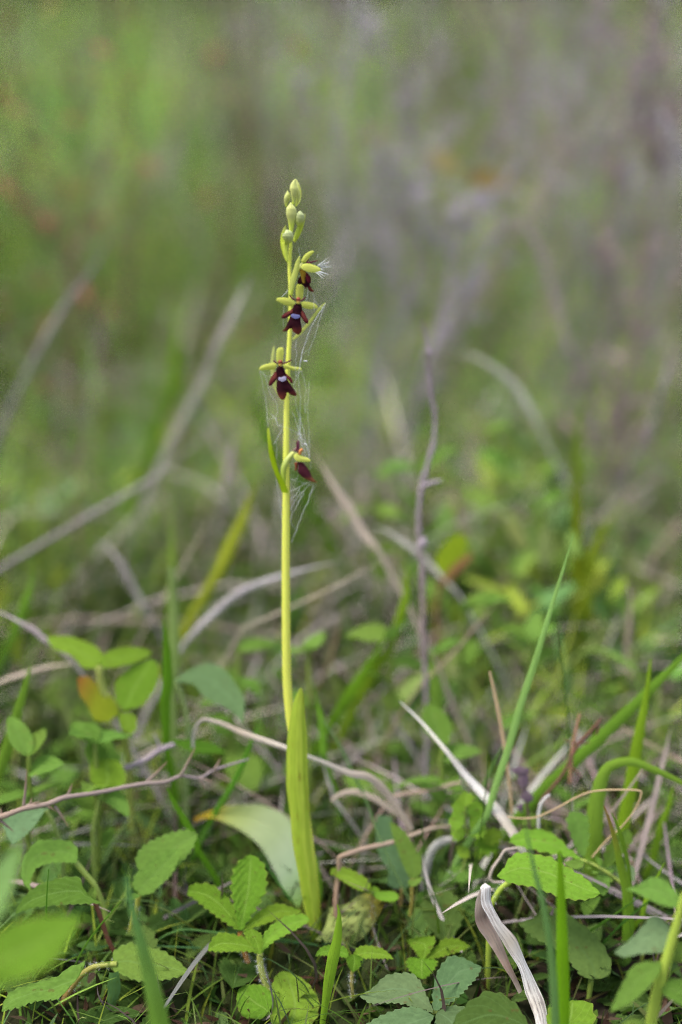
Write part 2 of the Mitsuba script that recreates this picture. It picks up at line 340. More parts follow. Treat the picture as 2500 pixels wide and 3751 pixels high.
def patch(p, f, seed):
    return meshkit.fbm(np.stack([p[:, 0] * f, p[:, 1] * f, 0 * p[:, 0]], 1), 3, seed)
def greens(p, tall=1.0):
    n = len(p); m = patch(p, 6, 3)
    c = pick(GREEN, n) * (0.34 + 1.3 * np.clip(m * 2.0 - .5, 0, 1))[:, None]
    return c
# low leafy cover right round the orchid
p = spots(6000, -0.22, 0.42); n = len(p)
near = np.clip(0.42 + p[:, 1] * 6, 0.42, 1) * np.clip(np.hypot(p[:, 0] + .01, p[:, 1]) / 0.06, 0.5, 1)
m = blades(p, rng.uniform(.010, .030, n) * near, rng.uniform(.005, .014, n), rng.uniform(0, 6.28, n), rng.uniform(.35, .95, n), rng.uniform(0, .5, n), pick(LOW, n), oval=True)
solo('leafy_ground_cover', m, 'grass_blade', 'low dark green leaves matting the soil between the plants', 'ground cover', kind='stuff')
def broad(n, y0, y1, l0, l1, z1):
    q = spots(n, y0, y1, .05); ms = []
    for b in q:
        if y0 > 0 and -.085 < b[0] < .03 and b[1] < .075 or abs(b[0] + .01) < .025 and -.03 < b[1] < .03 or abs(b[0] + .02) < .065 and -.10 < b[1] < -.025 and rng.uniform() < .6: continue
        l = rng.uniform(l0, l1); a = rng.uniform(0, 6.28); b = b + np.array([0, 0, rng.uniform(.002, z1)])
        ms.append(leaf3d(b - np.array([math.cos(a), math.sin(a), 0]) * l * .4, a, rng.uniform(-.1, .75), l, l * rng.uniform(.45, .75), rng.uniform(-.4, .4), rng.uniform(.05, .35), rng.uniform(.1, .5), teeth=int(rng.choice([0, 7, 8])), shape=rng.uniform(.6, .95)))
    return join(*ms)
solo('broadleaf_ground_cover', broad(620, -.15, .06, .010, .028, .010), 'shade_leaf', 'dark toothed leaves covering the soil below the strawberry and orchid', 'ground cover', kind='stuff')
solo('seedling_ground_cover', broad(420, .03, .50, .012, .030, .030), 'green_leaf', 'fresh low seedling leaves spread over the ground behind the orchid foot', 'ground cover', kind='stuff')
# short grass round the orchid and behind it
p = spots(9500, -0.16, 0.50); n = len(p)
hh = rng.uniform(.018, .060, n) * np.clip(0.40 + p[:, 1] * 4.0, 0.30, 1.25)
m1 = blades(p, hh, rng.uniform(.0008, .0024, n), rng.uniform(0, 6.28, n), rng.uniform(0, .5, n), rng.uniform(0, .6, n), greens(p))
p = spots(21000, 0.10, 1.7, power=0.8); n = len(p); d = p[:, 1]
tall = patch(p, 4, 21)
h = rng.uniform(.05, .15, n) * (0.5 + tall) * np.clip(0.55 + d * 0.9, 0.6, 1.5)
m2 = blades(p, h, rng.uniform(.0013, .0044, n), rng.uniform(0, 6.28, n), rng.uniform(0, .55, n), rng.uniform(0, .8, n), greens(p))
p = spots(14000, 1.6, 7.0, .6); n = len(p)
m3 = blades(p, rng.uniform(.12, .30, n), rng.uniform(.005, .012, n), rng.uniform(0, 6.28, n), rng.uniform(0, .5, n), rng.uniform(0, .8, n), greens(p) * 1.35, nseg=4)
x = rng.uniform(-40, 40, 9000); y = rng.uniform(7, 60, 9000)
p = np.stack([x, y, gz(x, y)], 1); n = len(p)
p = spots(2600, -.14, .10, .04); n = len(p)
m0 = blades(p, rng.uniform(.012, .038, n), rng.uniform(.0006, .0014, n), rng.uniform(0, 6.28, n), rng.uniform(0, .8, n), rng.uniform(0, .9, n), greens(p) * 1.15, nseg=5)
x = rng.uniform(-40, 40, 9000); y = rng.uniform(7, 60, 9000); p = np.stack([x, y, gz(x, y)], 1); n = len(p)
m4 = blades(p, rng.uniform(.3, .7, n), rng.uniform(.02, .06, n), rng.uniform(0, 6.28, n), rng.uniform(0, .5, n), rng.uniform(0, .8, n), greens(p), nseg=3)
solo('meadow_grass', join(m0, m1, m2, m3, m4), 'grass_blade', 'green grass of the meadow spreading back behind the orchid', 'grass', kind='stuff')
# broad leaves of herbs further back
p = spots(6500, 0.16, 1.7, power=0.8); n = len(p)
m = blades(p + np.array([0, 0, 1]) * rng.uniform(0, .06, (n, 1)), rng.uniform(.012, .036, n), rng.uniform(.005, .015, n), rng.uniform(0, 6.28, n), rng.uniform(.2, .9, n), rng.uniform(0, .6, n), greens(p) * 1.05, oval=True, nseg=6)
q = np.stack([rng.uniform(.02, .20, 900), rng.uniform(.20, .52, 900), np.zeros(900)], 1); q[:, 2] = gz(q[:, 0], q[:, 1]) + rng.uniform(0, .12, 900) * np.clip(1 - np.abs(q[:, 0] - .11) / .1, .1, 1); n = len(q)
m = join(m, blades(q, rng.uniform(.010, .026, n), rng.uniform(.005, .012, n), rng.uniform(0, 6.28, n), rng.uniform(.2, .95, n), rng.uniform(0, .6, n), pick(GREEN, n) * 1.0, oval=True, nseg=6))
solo('meadow_herbs', m, 'grass_blade', 'blurred broad leaved herbs among the grass behind the orchid', 'ground cover', kind='stuff')
# last year's dry grass: litter on the soil and loose standing bits
p = spots(5200, -0.2, 0.25); n = len(p)
ml = blades(p + np.array([0, 0, 1]) * rng.uniform(.001, .006, (n, 1)), rng.uniform(.005, .018, n), rng.uniform(.0015, .005, n), rng.uniform(0, 6.28, n), rng.uniform(.75, .97, n), rng.uniform(-.6, .6, n), pick([srgb(74, 56, 44), srgb(52, 40, 32), srgb(96, 80, 66), srgb(60, 58, 36)], n), oval=True, nseg=3)
solo('leaf_litter', ml, 'dry_thatch', 'brown crumbs of rotted leaves and moss on the soil between the plants', 'leaf litter', kind='stuff')
p = spots(700, -0.2, 0.5); n = len(p)
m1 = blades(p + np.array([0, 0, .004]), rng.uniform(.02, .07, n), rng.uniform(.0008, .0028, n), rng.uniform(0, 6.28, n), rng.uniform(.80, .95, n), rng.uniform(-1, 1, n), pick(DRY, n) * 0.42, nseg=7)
p = spots(4200, -0.02, 0.55); p = p[((p[:, 1] > .03) | (p[:, 0] > .015))]; p = p[rng.uniform(0, 1, len(p)) < np.clip(.45 + 2.2 * p[:, 0], .25, 1)]; n = len(p)
m1b = blades(p + np.array([0, 0, 1]) * rng.uniform(.002, .018, (n, 1)), rng.uniform(.03, .085, n), rng.uniform(.0009, .0034, n), rng.uniform(0, 6.28, n), rng.uniform(.72, .97, n), rng.uniform(-.4, .7, n), pick(DRY, n) * .95, nseg=6)
p = spots(15000, 0.13, 1.8, power=0.75); n = len(p)
right = np.clip(0.56 + 1.0 * p[:, 0] / (p[:, 1] + .6) * 1.6 + 2.0 * (patch(p, 6, 33) - .5), 0.06, 1) * np.clip((p[:, 1] - .05) * 5, .3, 1)
keep = rng.uniform(0, 1, n) < right; p = p[keep]; n = len(p)
m2 = blades(p, rng.uniform(.05, .20, n) * np.clip(.55 + p[:, 1], .6, 1.6), rng.uniform(.0012, .0050, n), rng.uniform(0, 6.28, n), rng.uniform(.1, .95, n), rng.uniform(0, 1.3, n), pick(DRY, n), nseg=5, droop=.6)
p = spots(12000, 1.5, 7, .6); p = p[rng.uniform(0, 1, len(p)) < np.clip(.5 + 1.6 * p[:, 0] / (p[:, 1] + .6), .12, 1)]; n = len(p)
m3 = blades(p, rng.uniform(.18, .38, n), rng.uniform(.004, .010, n), rng.uniform(0, 6.28, n), rng.uniform(.1, .8, n), rng.uniform(0, .8, n), pick(DRY, n) * .8, nseg=3)
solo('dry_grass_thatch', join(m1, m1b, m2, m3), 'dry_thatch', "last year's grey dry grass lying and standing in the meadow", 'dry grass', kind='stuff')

# ------------------------------------------------------------------ the fly orchid
YEL = srgb(226, 232, 98); YG = srgb(198, 214, 78); PALE = srgb(216, 222, 130); LEAFG = srgb(150, 178, 30)
def OY(v): return 0.040 * (3440 - v) / 2785   # the plant leans back a little towards its tip
def oy(path, off=0.0): return [OY(v) + off for _, v in path]
def opath(pts, off=0.0): return pts, oy(pts, off)
def osheet(Lp, Rp, off=0.0, **k): return sheet(Lp, Rp, OY(Lp[0][1]) + off, **k)
orchid = thing('fly_orchid', 'tall slender fly orchid with pale yellow green stem and small dark insect like flowers', 'orchid')
sp = [(1160, 3450), (1148, 3250), (1120, 3000), (1085, 2760), (1060, 2601), (1050, 2450), (1047, 2100), (1048, 1832), (1050, 1500), (1053, 1400), (1058, 1290), (1063, 1200), (1065, 1080), (1061, 970), (1066, 890), (1067, 820), (1072, 740)]
part(orchid, 'stem', tube(sp, oy(sp), [22, 20, 18, 17, 16.5, 16.5, 16, 15.5, 15, 14, 13, 11, 9.5, 8.5, 7.5, 6.5, 4], [LEAFG, YG, YEL * .95, YEL, YEL, YEL, YEL, YEL, YEL, YEL, YG * 1.05], nt=90, sides=14, jit=.10, lobes=5, lamp=.03), 'stem_skin')
# the leaf wrapped round the stem's foot
L = H((722, 1600), (690, 1480), (648, 1250), (612, 1050), (596, 870), (575, 700), (578, 480), (596, 330), (625, 190), (668, 108))
R = H((778, 1600), (764, 1450), (745, 1250), (722, 1050), (716, 830), (706, 640), (702, 430), (690, 290), (684, 180), (668, 108))
part(orchid, 'sheath_leaf', osheet(L, R, -0.0065, N=(0, -0.99, 0.12), nt=60, ns=14, arch=.40, wav=.04), 'striped_leaf', 'upright lance shaped green leaf clasping the lower stem')
L = H((790, 1485), (745, 1380), (735, 1150), (722, 1060)); R = H((760, 1485), (797, 1340), (775, 1190), (722, 1060))
part(orchid, 'basal_leaf', osheet(L, R, 0.004, N=(0, -0.95, 0.3), arch=.4, col=srgb(112, 150, 48)), 'petal')
# the arching waxy leaf to the left: rises from the foot, bends over, tip yellow
L = H((720, 1480), (600, 1400), (520, 1250), (420, 1080), (330, 1000), (220, 940), (120, 905), (20, 930))
R = H((755, 1480), (700, 1250), (640, 1050), (600, 920), (520, 860), (400, 825), (240, 830), (20, 905))
part(orchid, 'basal_leaf', osheet(L, R, 0.010, N=(-0.15, -0.75, 0.65), nt=60, ns=14, fold=.14, wav=.05, jit=.05,
     col=[srgb(150, 180, 72), srgb(140, 178, 100), srgb(158, 188, 138), srgb(178, 200, 165), srgb(186, 204, 166), srgb(180, 198, 150), srgb(184, 200, 150), srgb(180, 196, 130), srgb(178, 190, 110), srgb(196, 176, 60), srgb(176, 140, 50)]), 'petal', 'pale waxy arching leaf with a yellow dead tip')
L = B((940, 915), (1030, 930), (1140, 945), (1250, 900), (1330, 800), (1385, 710), (1405, 650))
R = B((930, 910), (1010, 800), (1030, 690), (1160, 660), (1230, 610), (1310, 590), (1405, 640))
part(orchid, 'basal_leaf', osheet(L, R, -0.010, N=(0.2, -0.75, 0.63), nt=50, ns=14, fold=-.35, bend=-.05, wav=.10), 'spotted_leaf', 'curled dying leaf with brown spots and dark shrivelled tip')
# flowers
DARK = srgb(40, 8, 18); MAROON = srgb(78, 18, 32); BROWN = srgb(140, 76, 48)
def lipcol(pts, t, d):
    r = rng.uniform(-1, 1, (len(pts), 1))
    w = (np.clip((t - 0.72) / 0.25, 0, 1) * np.clip(1.2 - 1.3 * d, 0, 1))[:, None]
    return (DARK * (1 - w) + (MAROON * .5 + BROWN * .5) * w) * (1 + .25 * r)
def lobecol(pts, t, d):
    w = (np.clip(d, 0, 1) * np.clip(1.3 - t * 1.2, 0, 1))[:, None]
    return (MAROON * (1 - w) + srgb(118, 66, 52) * w) * (1 + .12 * rng.uniform(-1, 1, (len(pts), 1)))
def sepcol(pts, t, d): return (PALE * .55 + YEL * .45) * (0.88 + 0.2 * (1 - d))[:, None]
def petals(fl, sepals, off, N=(0, -1, 0.1), thick=5):
    for s in sepals: part(fl, 'sepal', pillow(s, OY(s[0][1]) + off, N, thick, sepcol), 'petal')
def antenna(fl, p, off):
    part(fl, 'petal', tube(p, oy(p, off), [2.4, 2.6, 2.6, 1.6], srgb(92, 36, 60), nt=12, sides=6), 'velvet')
def column(fl, c, w, h, v, off):
    P = world([(c[0], c[1] + h), (c[0], c[1] + h * .4), (c[0], c[1] - h * .2), (c[0], c[1] - h * .75), (c[0], c[1] - h)], [OY(v) + off] * 5, 14)
    part(fl, 'column', tube3(P, along([w * .75, w, w * .85, w * .9, w * .2], 14) * MM, [srgb(196, 190, 84), srgb(200, 180, 80), srgb(120, 44, 34), srgb(150, 66, 44), srgb(160, 90, 60)], 10), 'stem_skin')
# upper flower facing the lens
f = sub(orchid, 'flower')
petals(f, [Z1((725, 1930), (720, 1780), (745, 1725), (775, 1718), (810, 1730), (835, 1780), (830, 1870), (810, 1950)),
           Z2((715, 215), (650, 175), (560, 155), (470, 155), (438, 195), (480, 220), (560, 260), (640, 280), (700, 285)),
           Z2((800, 220), (850, 210), (940, 225), (1010, 250), (1043, 300), (1000, 312), (920, 322), (850, 310), (815, 285))], -0.0045)
part(f, 'lip', pillow(Z2((715, 245), (680, 290), (672, 330), (690, 380), (650, 400), (630, 450), (605, 520), (570, 590), (525, 640), (590, 640), (640, 600), (665, 600), (680, 640), (720, 670), (760, 690), (790, 660), (812, 630), (800, 540), (790, 450), (795, 400), (790, 360), (815, 320), (810, 280), (795, 245)), OY(1170) - .0085, (0, -.95, .3), 11, lipcol, 22), 'velvet')
for o in (Z2((690, 305), (620, 350), (550, 390), (517, 440), (530, 460), (580, 450), (640, 410), (690, 380)), Z2((795, 320), (830, 350), (880, 440), (905, 500), (895, 530), (865, 520), (820, 470), (792, 410))):
    part(f, 'side_lobe', pillow(o, OY(1150) - .0080, (0, -.95, .3), 6, lobecol), 'velvet')
part(f, 'speculum', pillow(Z2((652, 430), (657, 398), (690, 388), (740, 398), (778, 405), (783, 430), (760, 452), (720, 462), (690, 450)), OY(1157) - .0098, (0, -.95, .3), 1.5, srgb(96, 98, 146)), 'stem_skin', 'pale blue shiny patch on the dark lip')
antenna(f, Z2((725, 195), (690, 178), (660, 155), (635, 125)), -.009); antenna(f, Z2((795, 205), (820, 188), (842, 170), (860, 150)), -.009)
column(f, Z2((760, 195))[0], 9, 13, 1100, -.0085)
# lower flower facing the lens
f = sub(orchid, 'flower')
petals(f, [F2((660, 690), (640, 450), (670, 310), (740, 255), (820, 250), (865, 300), (870, 400), (850, 560), (830, 690)),
           F2((665, 720), (560, 695), (430, 710), (300, 750), (190, 810), (150, 890), (180, 910), (320, 900), (480, 895), (610, 890), (650, 830)),
           F2((845, 730), (930, 730), (1050, 780), (1170, 810), (1320, 825), (1380, 870), (1370, 915), (1280, 920), (1150, 920), (1050, 880), (900, 870), (855, 800))], -0.0050)
part(f, 'lip', pillow(F2((690, 800), (650, 880), (640, 960), (690, 1080), (672, 1150), (665, 1250), (655, 1450), (675, 1560), (720, 1660), (780, 1740), (830, 1765), (890, 1730), (930, 1660), (945, 1580), (940, 1548), (990, 1548), (1040, 1600), (1130, 1635), (1230, 1650), (1240, 1620), (1190, 1510), (1100, 1380), (1020, 1260), (960, 1160), (930, 1060), (900, 950), (870, 850), (840, 800)), OY(1400) - .0085, (0, -.95, .3), 11, lipcol, 22), 'velvet')
for o in (F2((650, 940), (600, 970), (540, 1060), (460, 1200), (430, 1290), (445, 1350), (500, 1350), (560, 1290), (630, 1210), (690, 1120)), F2((900, 960), (930, 1000), (1020, 1080), (1080, 1140), (1090, 1170), (1125, 1210), (1110, 1280), (1060, 1280), (1030, 1220), (940, 1120))):
    part(f, 'side_lobe', pillow(o, OY(1390) - .0080, (0, -.95, .3), 6, lobecol), 'velvet')
part(f, 'speculum', pillow(F2((700, 1150), (730, 1110), (800, 1110), (880, 1080), (940, 1110), (935, 1180), (890, 1215), (820, 1245), (770, 1215), (720, 1200)), OY(1388) - .0099, (0, -.95, .3), 1.5, srgb(146, 141, 168)), 'stem_skin', 'pale lilac white shiny patch on the dark lip')
antenna(f, F2((690, 710), (650, 697), (610, 670), (565, 625)), -.0095); antenna(f, F2((835, 720), (930, 690), (1010, 655), (1090, 610)), -.0095)
column(f, F2((765, 700))[0], 9.5, 12, 1330, -.009)
# topmost flower, seen from the side
f = sub(orchid, 'flower')
p = F1((170, 1130), (190, 1000), (215, 850), (270, 680), (350, 500), (430, 380), (480, 300)); part(f, 'ovary', tube(p, oy(p, -.005), [8, 9, 9.5, 9.5, 8.5, 7.5, 5], [YG, YG, PALE * .8, PALE * .85], nt=20, sides=10), 'stem_skin')
petals(f, [F1((440, 240), (520, 100), (640, 10), (740, -20), (770, 10), (700, 90), (600, 220), (540, 290), (470, 290))], -.006)
petals(f, [F1((430, 410), (500, 320), (600, 305), (750, 340), (880, 400), (935, 450), (930, 520), (780, 540), (640, 530), (530, 490))], -.0085, (0.2, -.9, .4), 6)
part(f, 'lip', pillow(F1((440, 470), (430, 620), (365, 700), (345, 790), (370, 830), (460, 840), (520, 900), (570, 965), (590, 900), (650, 1000), (740, 1027), (772, 1020), (700, 920), (655, 830), (640, 740), (590, 620), (560, 500)), OY(1030) - .0062, (0.3, -.93, .2), 9, lipcol, 20), 'velvet')
part(f, 'lip_underside', pillow(F1((395, 470), (440, 450), (560, 540), (590, 620), (545, 680), (540, 800), (500, 820), (450, 700), (420, 560)), OY(1010) - .0072, (0.3, -.93, .2), 3, srgb(128, 104, 30)), 'velvet', 'olive brown underside of the lip')
part(f, 'side_lobe', pillow(F1((560, 530), (640, 590), (690, 690), (690, 780), (650, 820), (590, 760), (560, 650)), OY(1015) - .0078, (0.3, -.93, .2), 5, MAROON * .8), 'velvet')
antenna(f, F1((580, 290), (660, 285), (760, 262), (860, 235)), -.007); antenna(f, F1((550, 290), (580, 260), (610, 230), (632, 195)), -.005)
# withered lowest flower
f = sub(orchid, 'flower')
p = Z3((545, 1070), (540, 960), (545, 870), (590, 750), (640, 680), (700, 610)); part(f, 'ovary', tube(p, oy(p, -.005), [9, 11, 11.5, 11.5, 10.5, 8], [LEAFG, srgb(160, 180, 66), srgb(180, 194, 100), PALE], nt=22, sides=10), 'stem_skin')
petals(f, [F4((600, 640), (640, 560), (680, 545), (760, 590), (880, 640), (1000, 680), (1085, 760), (1060, 800), (900, 800), (720, 790), (640, 740), (605, 690))], -.0085, (0.1, -.9, .45), 6)
part(f, 'sepal', pillow(F4((540, 490), (600, 420), (670, 370), (715, 180), (755, 190), (780, 350), (740, 450), (650, 500)), OY(1640) - .006, thick=3, col=srgb(176, 158, 140)), 'petal', 'shrivelled brownish upper sepal')
part(f, 'lip', pillow(F4((700, 800), (850, 810), (960, 930), (1050, 1050), (1130, 1230), (1270, 1390), (1180, 1380), (1040, 1340), (900, 1270), (770, 1160), (710, 1060), (730, 900)), OY(1720) - .0075, (0.25, -.93, .2), 9, lambda q, t, d: (srgb(72, 30, 40) * (1 - np.clip(t * 3 - 2.1, 0, 1))[:, None] + srgb(170, 104, 66) * np.clip(t * 3 - 2.1, 0, 1)[:, None]) * (1 + .2 * rng.uniform(-1, 1, (len(q), 1))), 20), 'velvet', 'withered curled lip with pale brown tip')
part(f, 'side_lobe', pillow(F4((610, 830), (700, 810), (720, 880), (660, 1050), (630, 1050), (640, 950)), OY(1710) - .006, thick=5, col=srgb(124, 66, 46)), 'velvet')
part(f, 'column', pillow(F4((740, 480), (780, 430), (830, 405), (870, 440), (850, 500), (815, 530), (820, 570), (770, 590), (730, 560)), OY(1650) - .0085, thick=7, col=srgb(204, 132, 74)), 'stem_skin')
antenna(f, F4((700, 535), (738, 440), (735, 300), (745, 180)), -.0085); antenna(f, F4((665, 490), (695, 400), (690, 300), (700, 190)), -.007)
# bracts
def bract(Lp, Rp, off, col=None, arch=.35): part(orchid, 'bract', osheet(Lp, Rp, off, N=(0, -.98, .15), arch=arch, wav=.03, col=[PALE * .62 + YG * .3] if col is None else col), 'petal')
bract(Z2((695, 768), (776, 705), (896, 575), (1016, 415), (1104, 303), (1160, 240)), Z2((670, 745), (742, 672), (862, 545), (984, 385), (1076, 275), (1142, 225)), -.003)
bract(F2((810, 1800), (640, 1550), (545, 1350), (490, 1100), (485, 700), (520, 400), (560, 240), (590, 200)), F2((830, 1790), (740, 1600), (680, 1400), (665, 1150), (605, 800), (600, 560), (610, 300), (595, 200)), -.003, srgb(206, 214, 130))
bract(Z3((520, 1190), (480, 1070), (430, 950), (370, 780), (330, 600), (315, 400), (310, 300), (335, 255)), Z3((615, 1200), (580, 1090), (500, 950), (430, 720), (390, 560), (365, 430), (350, 320), (338, 255)), -.007, [LEAFG, LEAFG, LEAFG * 1.05, YG])
bract(F1((150, 1000), (135, 850), (180, 650), (240, 470), (300, 280), (370, 150), (405, 105)), F1((240, 960), (300, 780), (345, 620), (385, 450), (410, 300), (420, 180), (408, 105)), -.0085)
bract(Z1((600, 1420), (530, 1280), (498, 1120), (510, 1010), (540, 930), (572, 875)), Z1((608, 1420), (606, 1280), (606, 1130), (600, 1010), (592, 940), (575, 875)), -.003, [YG, YG, YG, PALE * .7])
bract(Z1((690, 1110), (760, 960), (790, 890), (820, 820), (845, 740), (858, 705)), Z1((712, 1130), (790, 1010), (835, 890), (850, 830), (862, 760), (861, 705)), -.004, [YG, YG, PALE * .75])
bract(Z1((735, 600), (775, 520), (790, 450), (770, 360), (755, 300)), Z1((750, 590), (790, 530), (805, 430), (795, 350), (762, 295)), -.005)
# buds
def bud(pts, r, off, col, name='bud'):
    P = world(pts, oy(pts, off), 24)
    part(orchid, name, tube3(P, along(r, 24) / 3.92 * MM, col, 16, lobes=3, lamp=.10, jit=.04), 'stem_skin')
BUDC = [YG, PALE * .72, PALE * .85, PALE * .80]; BUDG = [YG, srgb(172, 182, 106), srgb(166, 176, 118), srgb(186, 196, 140)]
bud(Z1((690, 580), (685, 500), (690, 400), (686, 320), (700, 260), (718, 212)), [14, 24, 46, 60, 40, 4], -.003, BUDC)
bud(Z1((725, 610), (740, 540), (762, 450), (758, 360), (742, 280), (722, 215)), [12, 26, 40, 40, 28, 4], 0, BUDC)
bud(Z1((590, 615), (580, 560), (592, 490), (604, 430), (598, 383)), [14, 28, 46, 40, 5], 0, BUDC)
bud(Z1((650, 990), (655, 880), (652, 780), (650, 700), (650, 630), (650, 553)), [24, 36, 52, 76, 74, 6], -.006, [YG, YG, PALE * .7, PALE * .8, PALE * .75])
bud(Z1((772, 895), (765, 840), (772, 780), (780, 720), (785, 672)), [20, 58, 72, 66, 6], -.005, BUDG)
bud(Z1((700, 1110), (735, 1000), (780, 885)), [22, 30, 34], -.003, YG, 'ovary')
bud(Z1((560, 1130), (585, 1110), (602, 1050), (600, 995), (580, 948)), [30, 66, 84, 74, 8], -.007, BUDG)
bud(Z1((598, 1400), (575, 1280), (562, 1130)), [18, 34, 38], -.004, YG, 'ovary')

# seed with silky hairs caught on the top flower, and the cobweb
hairs = []
for x1, y1, x0, y0 in ((1140, 160, 860, 360), (1075, 240, 850, 380), (1190, 260, 890, 370), (1150, 300, 900, 390), (1140, 262, 880, 375), (1200, 380, 920, 400), (1190, 376, 900, 385), (1220, 402, 935, 440), (1180, 405, 935, 430), (1020, 480, 935, 465), (1145, 597, 910, 515), (1040, 640, 830, 530), (1010, 700, 810, 530), (990, 600, 860, 520), (880, 70, 840, 170), (820, 290, 770, 340)):
    q = F1((x0, y0), ((x0 + x1) / 2, (y0 + y1) / 2 - 6), (x1, y1))
    hairs.append(tube(q, [OY(980) - .009, OY(980) - .0105, OY(980) - .012], [.9, .8, .4], (.8, .8, .8), nt=5, sides=4))
q = F1((890, 515), (1000, 545), (1145, 597)); hairs.append(tube(q, OY(990) - .010, [2.8, 2.4, .5], (.8, .8, .8), nt=6, sides=5))
solo('feathery_seed', join(*hairs), 'silk', 'tuft of white silky seed hairs caught on the topmost orchid flower', 'seed')
web = []
def strand(pts, r=0.75, off=-.006, wig=5.0):
    n = max(6, int(sum(math.dist(a, b) for a, b in zip(pts, pts[1:])) / 14))
    c = curve(pts, n); c[1:-1] += rng.normal(0, wig / 4, (n - 2, 2))
    o = off + np.cumsum(rng.normal(0, 2e-4, n))
    P = np.array([at(a, b, OY(b) + z) for (a, b), z in zip(c, o)])
    web.append(tube3(P, along(r, n) * MM * .55, (.8, .8, .8), 4)); return c
MAIN = [strand(Z2((1150, 240), (1090, 420), (1000, 690), (940, 860), (905, 990)), .8), strand(Z2((1150, 240), (1000, 480), (920, 630), (860, 800), (820, 920), (790, 1060), (780, 1150)), 1.3),
        strand(Z2((940, 590), (880, 740), (830, 900), (785, 1100)), 1.1), strand(Z2((780, 1150), (755, 1260), (765, 1450), (785, 1600), (788, 1800), (785, 2050), (800, 2200), (830, 2352)), 1.1),
        strand(Z2((735, 760), (720, 870), (740, 960), (720, 1100), (725, 1300), (700, 1420), (735, 1530), (710, 1650), (760, 1850), (770, 2000), (785, 2150)), .9),
        strand(Z2((800, 1200), (850, 1350), (870, 1500), (850, 1700), (860, 1810)), .7), strand(Z2((915, 1360), (905, 1520), (895, 1750), (905, 1950), (920, 2200)), .7),
        strand(Z2((665, 1800), (720, 1900), (750, 2050), (770, 2180), (775, 2250)), .9), strand(Z2((790, 1850), (820, 2030), (850, 2150), (862, 2260)), .9),
        strand(Z2((200, 1200), (240, 1350), (270, 1530), (300, 1730), (315, 1900), (325, 2010)), .8), strand(Z2((210, 1200), (290, 1330), (340, 1480), (390, 1600), (450, 1680), (465, 1800)), .9),
        strand(Z2((465, 1800), (440, 1900), (460, 1990), (520, 2010)), .8), strand(Z2((240, 1220), (330, 1290), (400, 1240)), .7),
        strand(Z3((435, 980), (470, 1200), (500, 1400), (515, 1560)), .8), strand(Z3((975, 1060), (930, 1220), (880, 1380), (830, 1470), (780, 1600), (720, 1760), (660, 1910)), 1.0),
        strand(Z3((1010, 1070), (940, 1210), (900, 1330)), .7), strand(Z3((650, 1170), (720, 1130), (800, 1090), (930, 1040)), .8), strand(Z3((650, 1290), (740, 1200), (780, 1100)), .8),
        strand(Z3((650, 1440), (720, 1300), (820, 1180), (950, 1060)), .8), strand(Z3((645, 1610), (690, 1480), (760, 1330), (840, 1210)), .8), strand(Z3((650, 1000), (720, 1000), (760, 940)), .7),
        strand(Z3((540, 250), (460, 200), (430, 120), (360, 60)), .8), strand(Z3((400, 500), (450, 420), (520, 270)), .8), strand(Z3((440, 700), (450, 560), (440, 470)), .7), strand(Z3((760, 300), (800, 420), (850, 600), (870, 680)), 1.0), strand(Z3((800, 400), (880, 560), (920, 700)), .9), strand(Z3((870, 500), (930, 640), (935, 860)), .7),
        strand(Z1((605, 1810), (560, 1870), (520, 1910)), 1.4), strand(Z1((560, 2040), (545, 2200), (550, 2330)), .7), strand(Z1((765, 1195), (780, 1300), (790, 1330)), .8), strand(Z1((905, 1815), (880, 1940), (875, 1975)), 1.0), strand(Z1((970, 1860), (985, 2000), (990, 2100)), .7)]
for k in range(150):
    a, b = MAIN[rng.integers(len(MAIN))], MAIN[rng.integers(len(MAIN))]
    pa = a[rng.integers(len(a))]; cand = b[np.abs(b[:, 1] - pa[1]) < 60]
    if not len(cand) or pa[1] < 1100: continue
    pb = cand[rng.integers(len(cand))]
    if 8 < math.dist(pa, pb) < 75: strand([tuple(pa), tuple((pa + pb) / 2 + rng.normal(0, 5, 2)), tuple(pb)], .5)
for x, y in ((860, 1065), (915, 1005)):
    q = Z2((x - 30, y), (x + 30, y)) if x == 860 else Z3((835, 490), (885, 500)); web.append(tube(q, OY(q[0][1]) - .008, [1.5, 3, 2], (.8, .8, .8), nt=5, sides=5))
solo('spider_web', join(*web), 'silk', 'fine white cobweb strung along the right side of the orchid stem', 'cobweb')

# ------------------------------------------------------------------ plants round the orchid's foot
def hairy(parent, path, Y, r, col, hair=True, n=150):
    P = world(path, Y, 24); PP, RR = rooted(P, along(r, 24) * scale_at(P)); k = part(parent, 'petiole', tube3(PP, RR, col, 8), 'stem_skin')
    if hair:
        rr = along(r, 24) * scale_at(P); hs = []
        for i in rng.integers(1, 23, n):
            d = unit(rng.normal(0, 1, 3)); a = P[i] + (P[i + 1] - P[i]) * rng.uniform()
            hs.append(tube3(np.array([a, a + d * (rr[i] + .0006), a + d * (rr[i] + .0013) + [0, 0, .0002]]), np.array([6e-5, 5e-5, 1e-5]), (.7, .72, .6), 3))
        k2 = put(k + '__hair', join(*hs), 'silk'); labels[k2] = {'kind': 'stuff'}
STR = dict(teeth=9, tamp=.20, pleat=8, pamp=.055, ns=12, wav=.05)
s1 = thing('wild_strawberry', 'lime green wild strawberry plant with toothed pleated leaflets just left of the orchid foot', 'strawberry plant')
Y1 = -.022
part(s1, 'leaflet', sheet(B((420, 850), (330, 800), (210, 710), (120, 640), (65, 605)), B((430, 835), (370, 660), (300, 580), (200, 530), (110, 535), (65, 600)), Y1, N=(-.3, -.75, .6), fold=.25, **STR), 'lime_leaf')
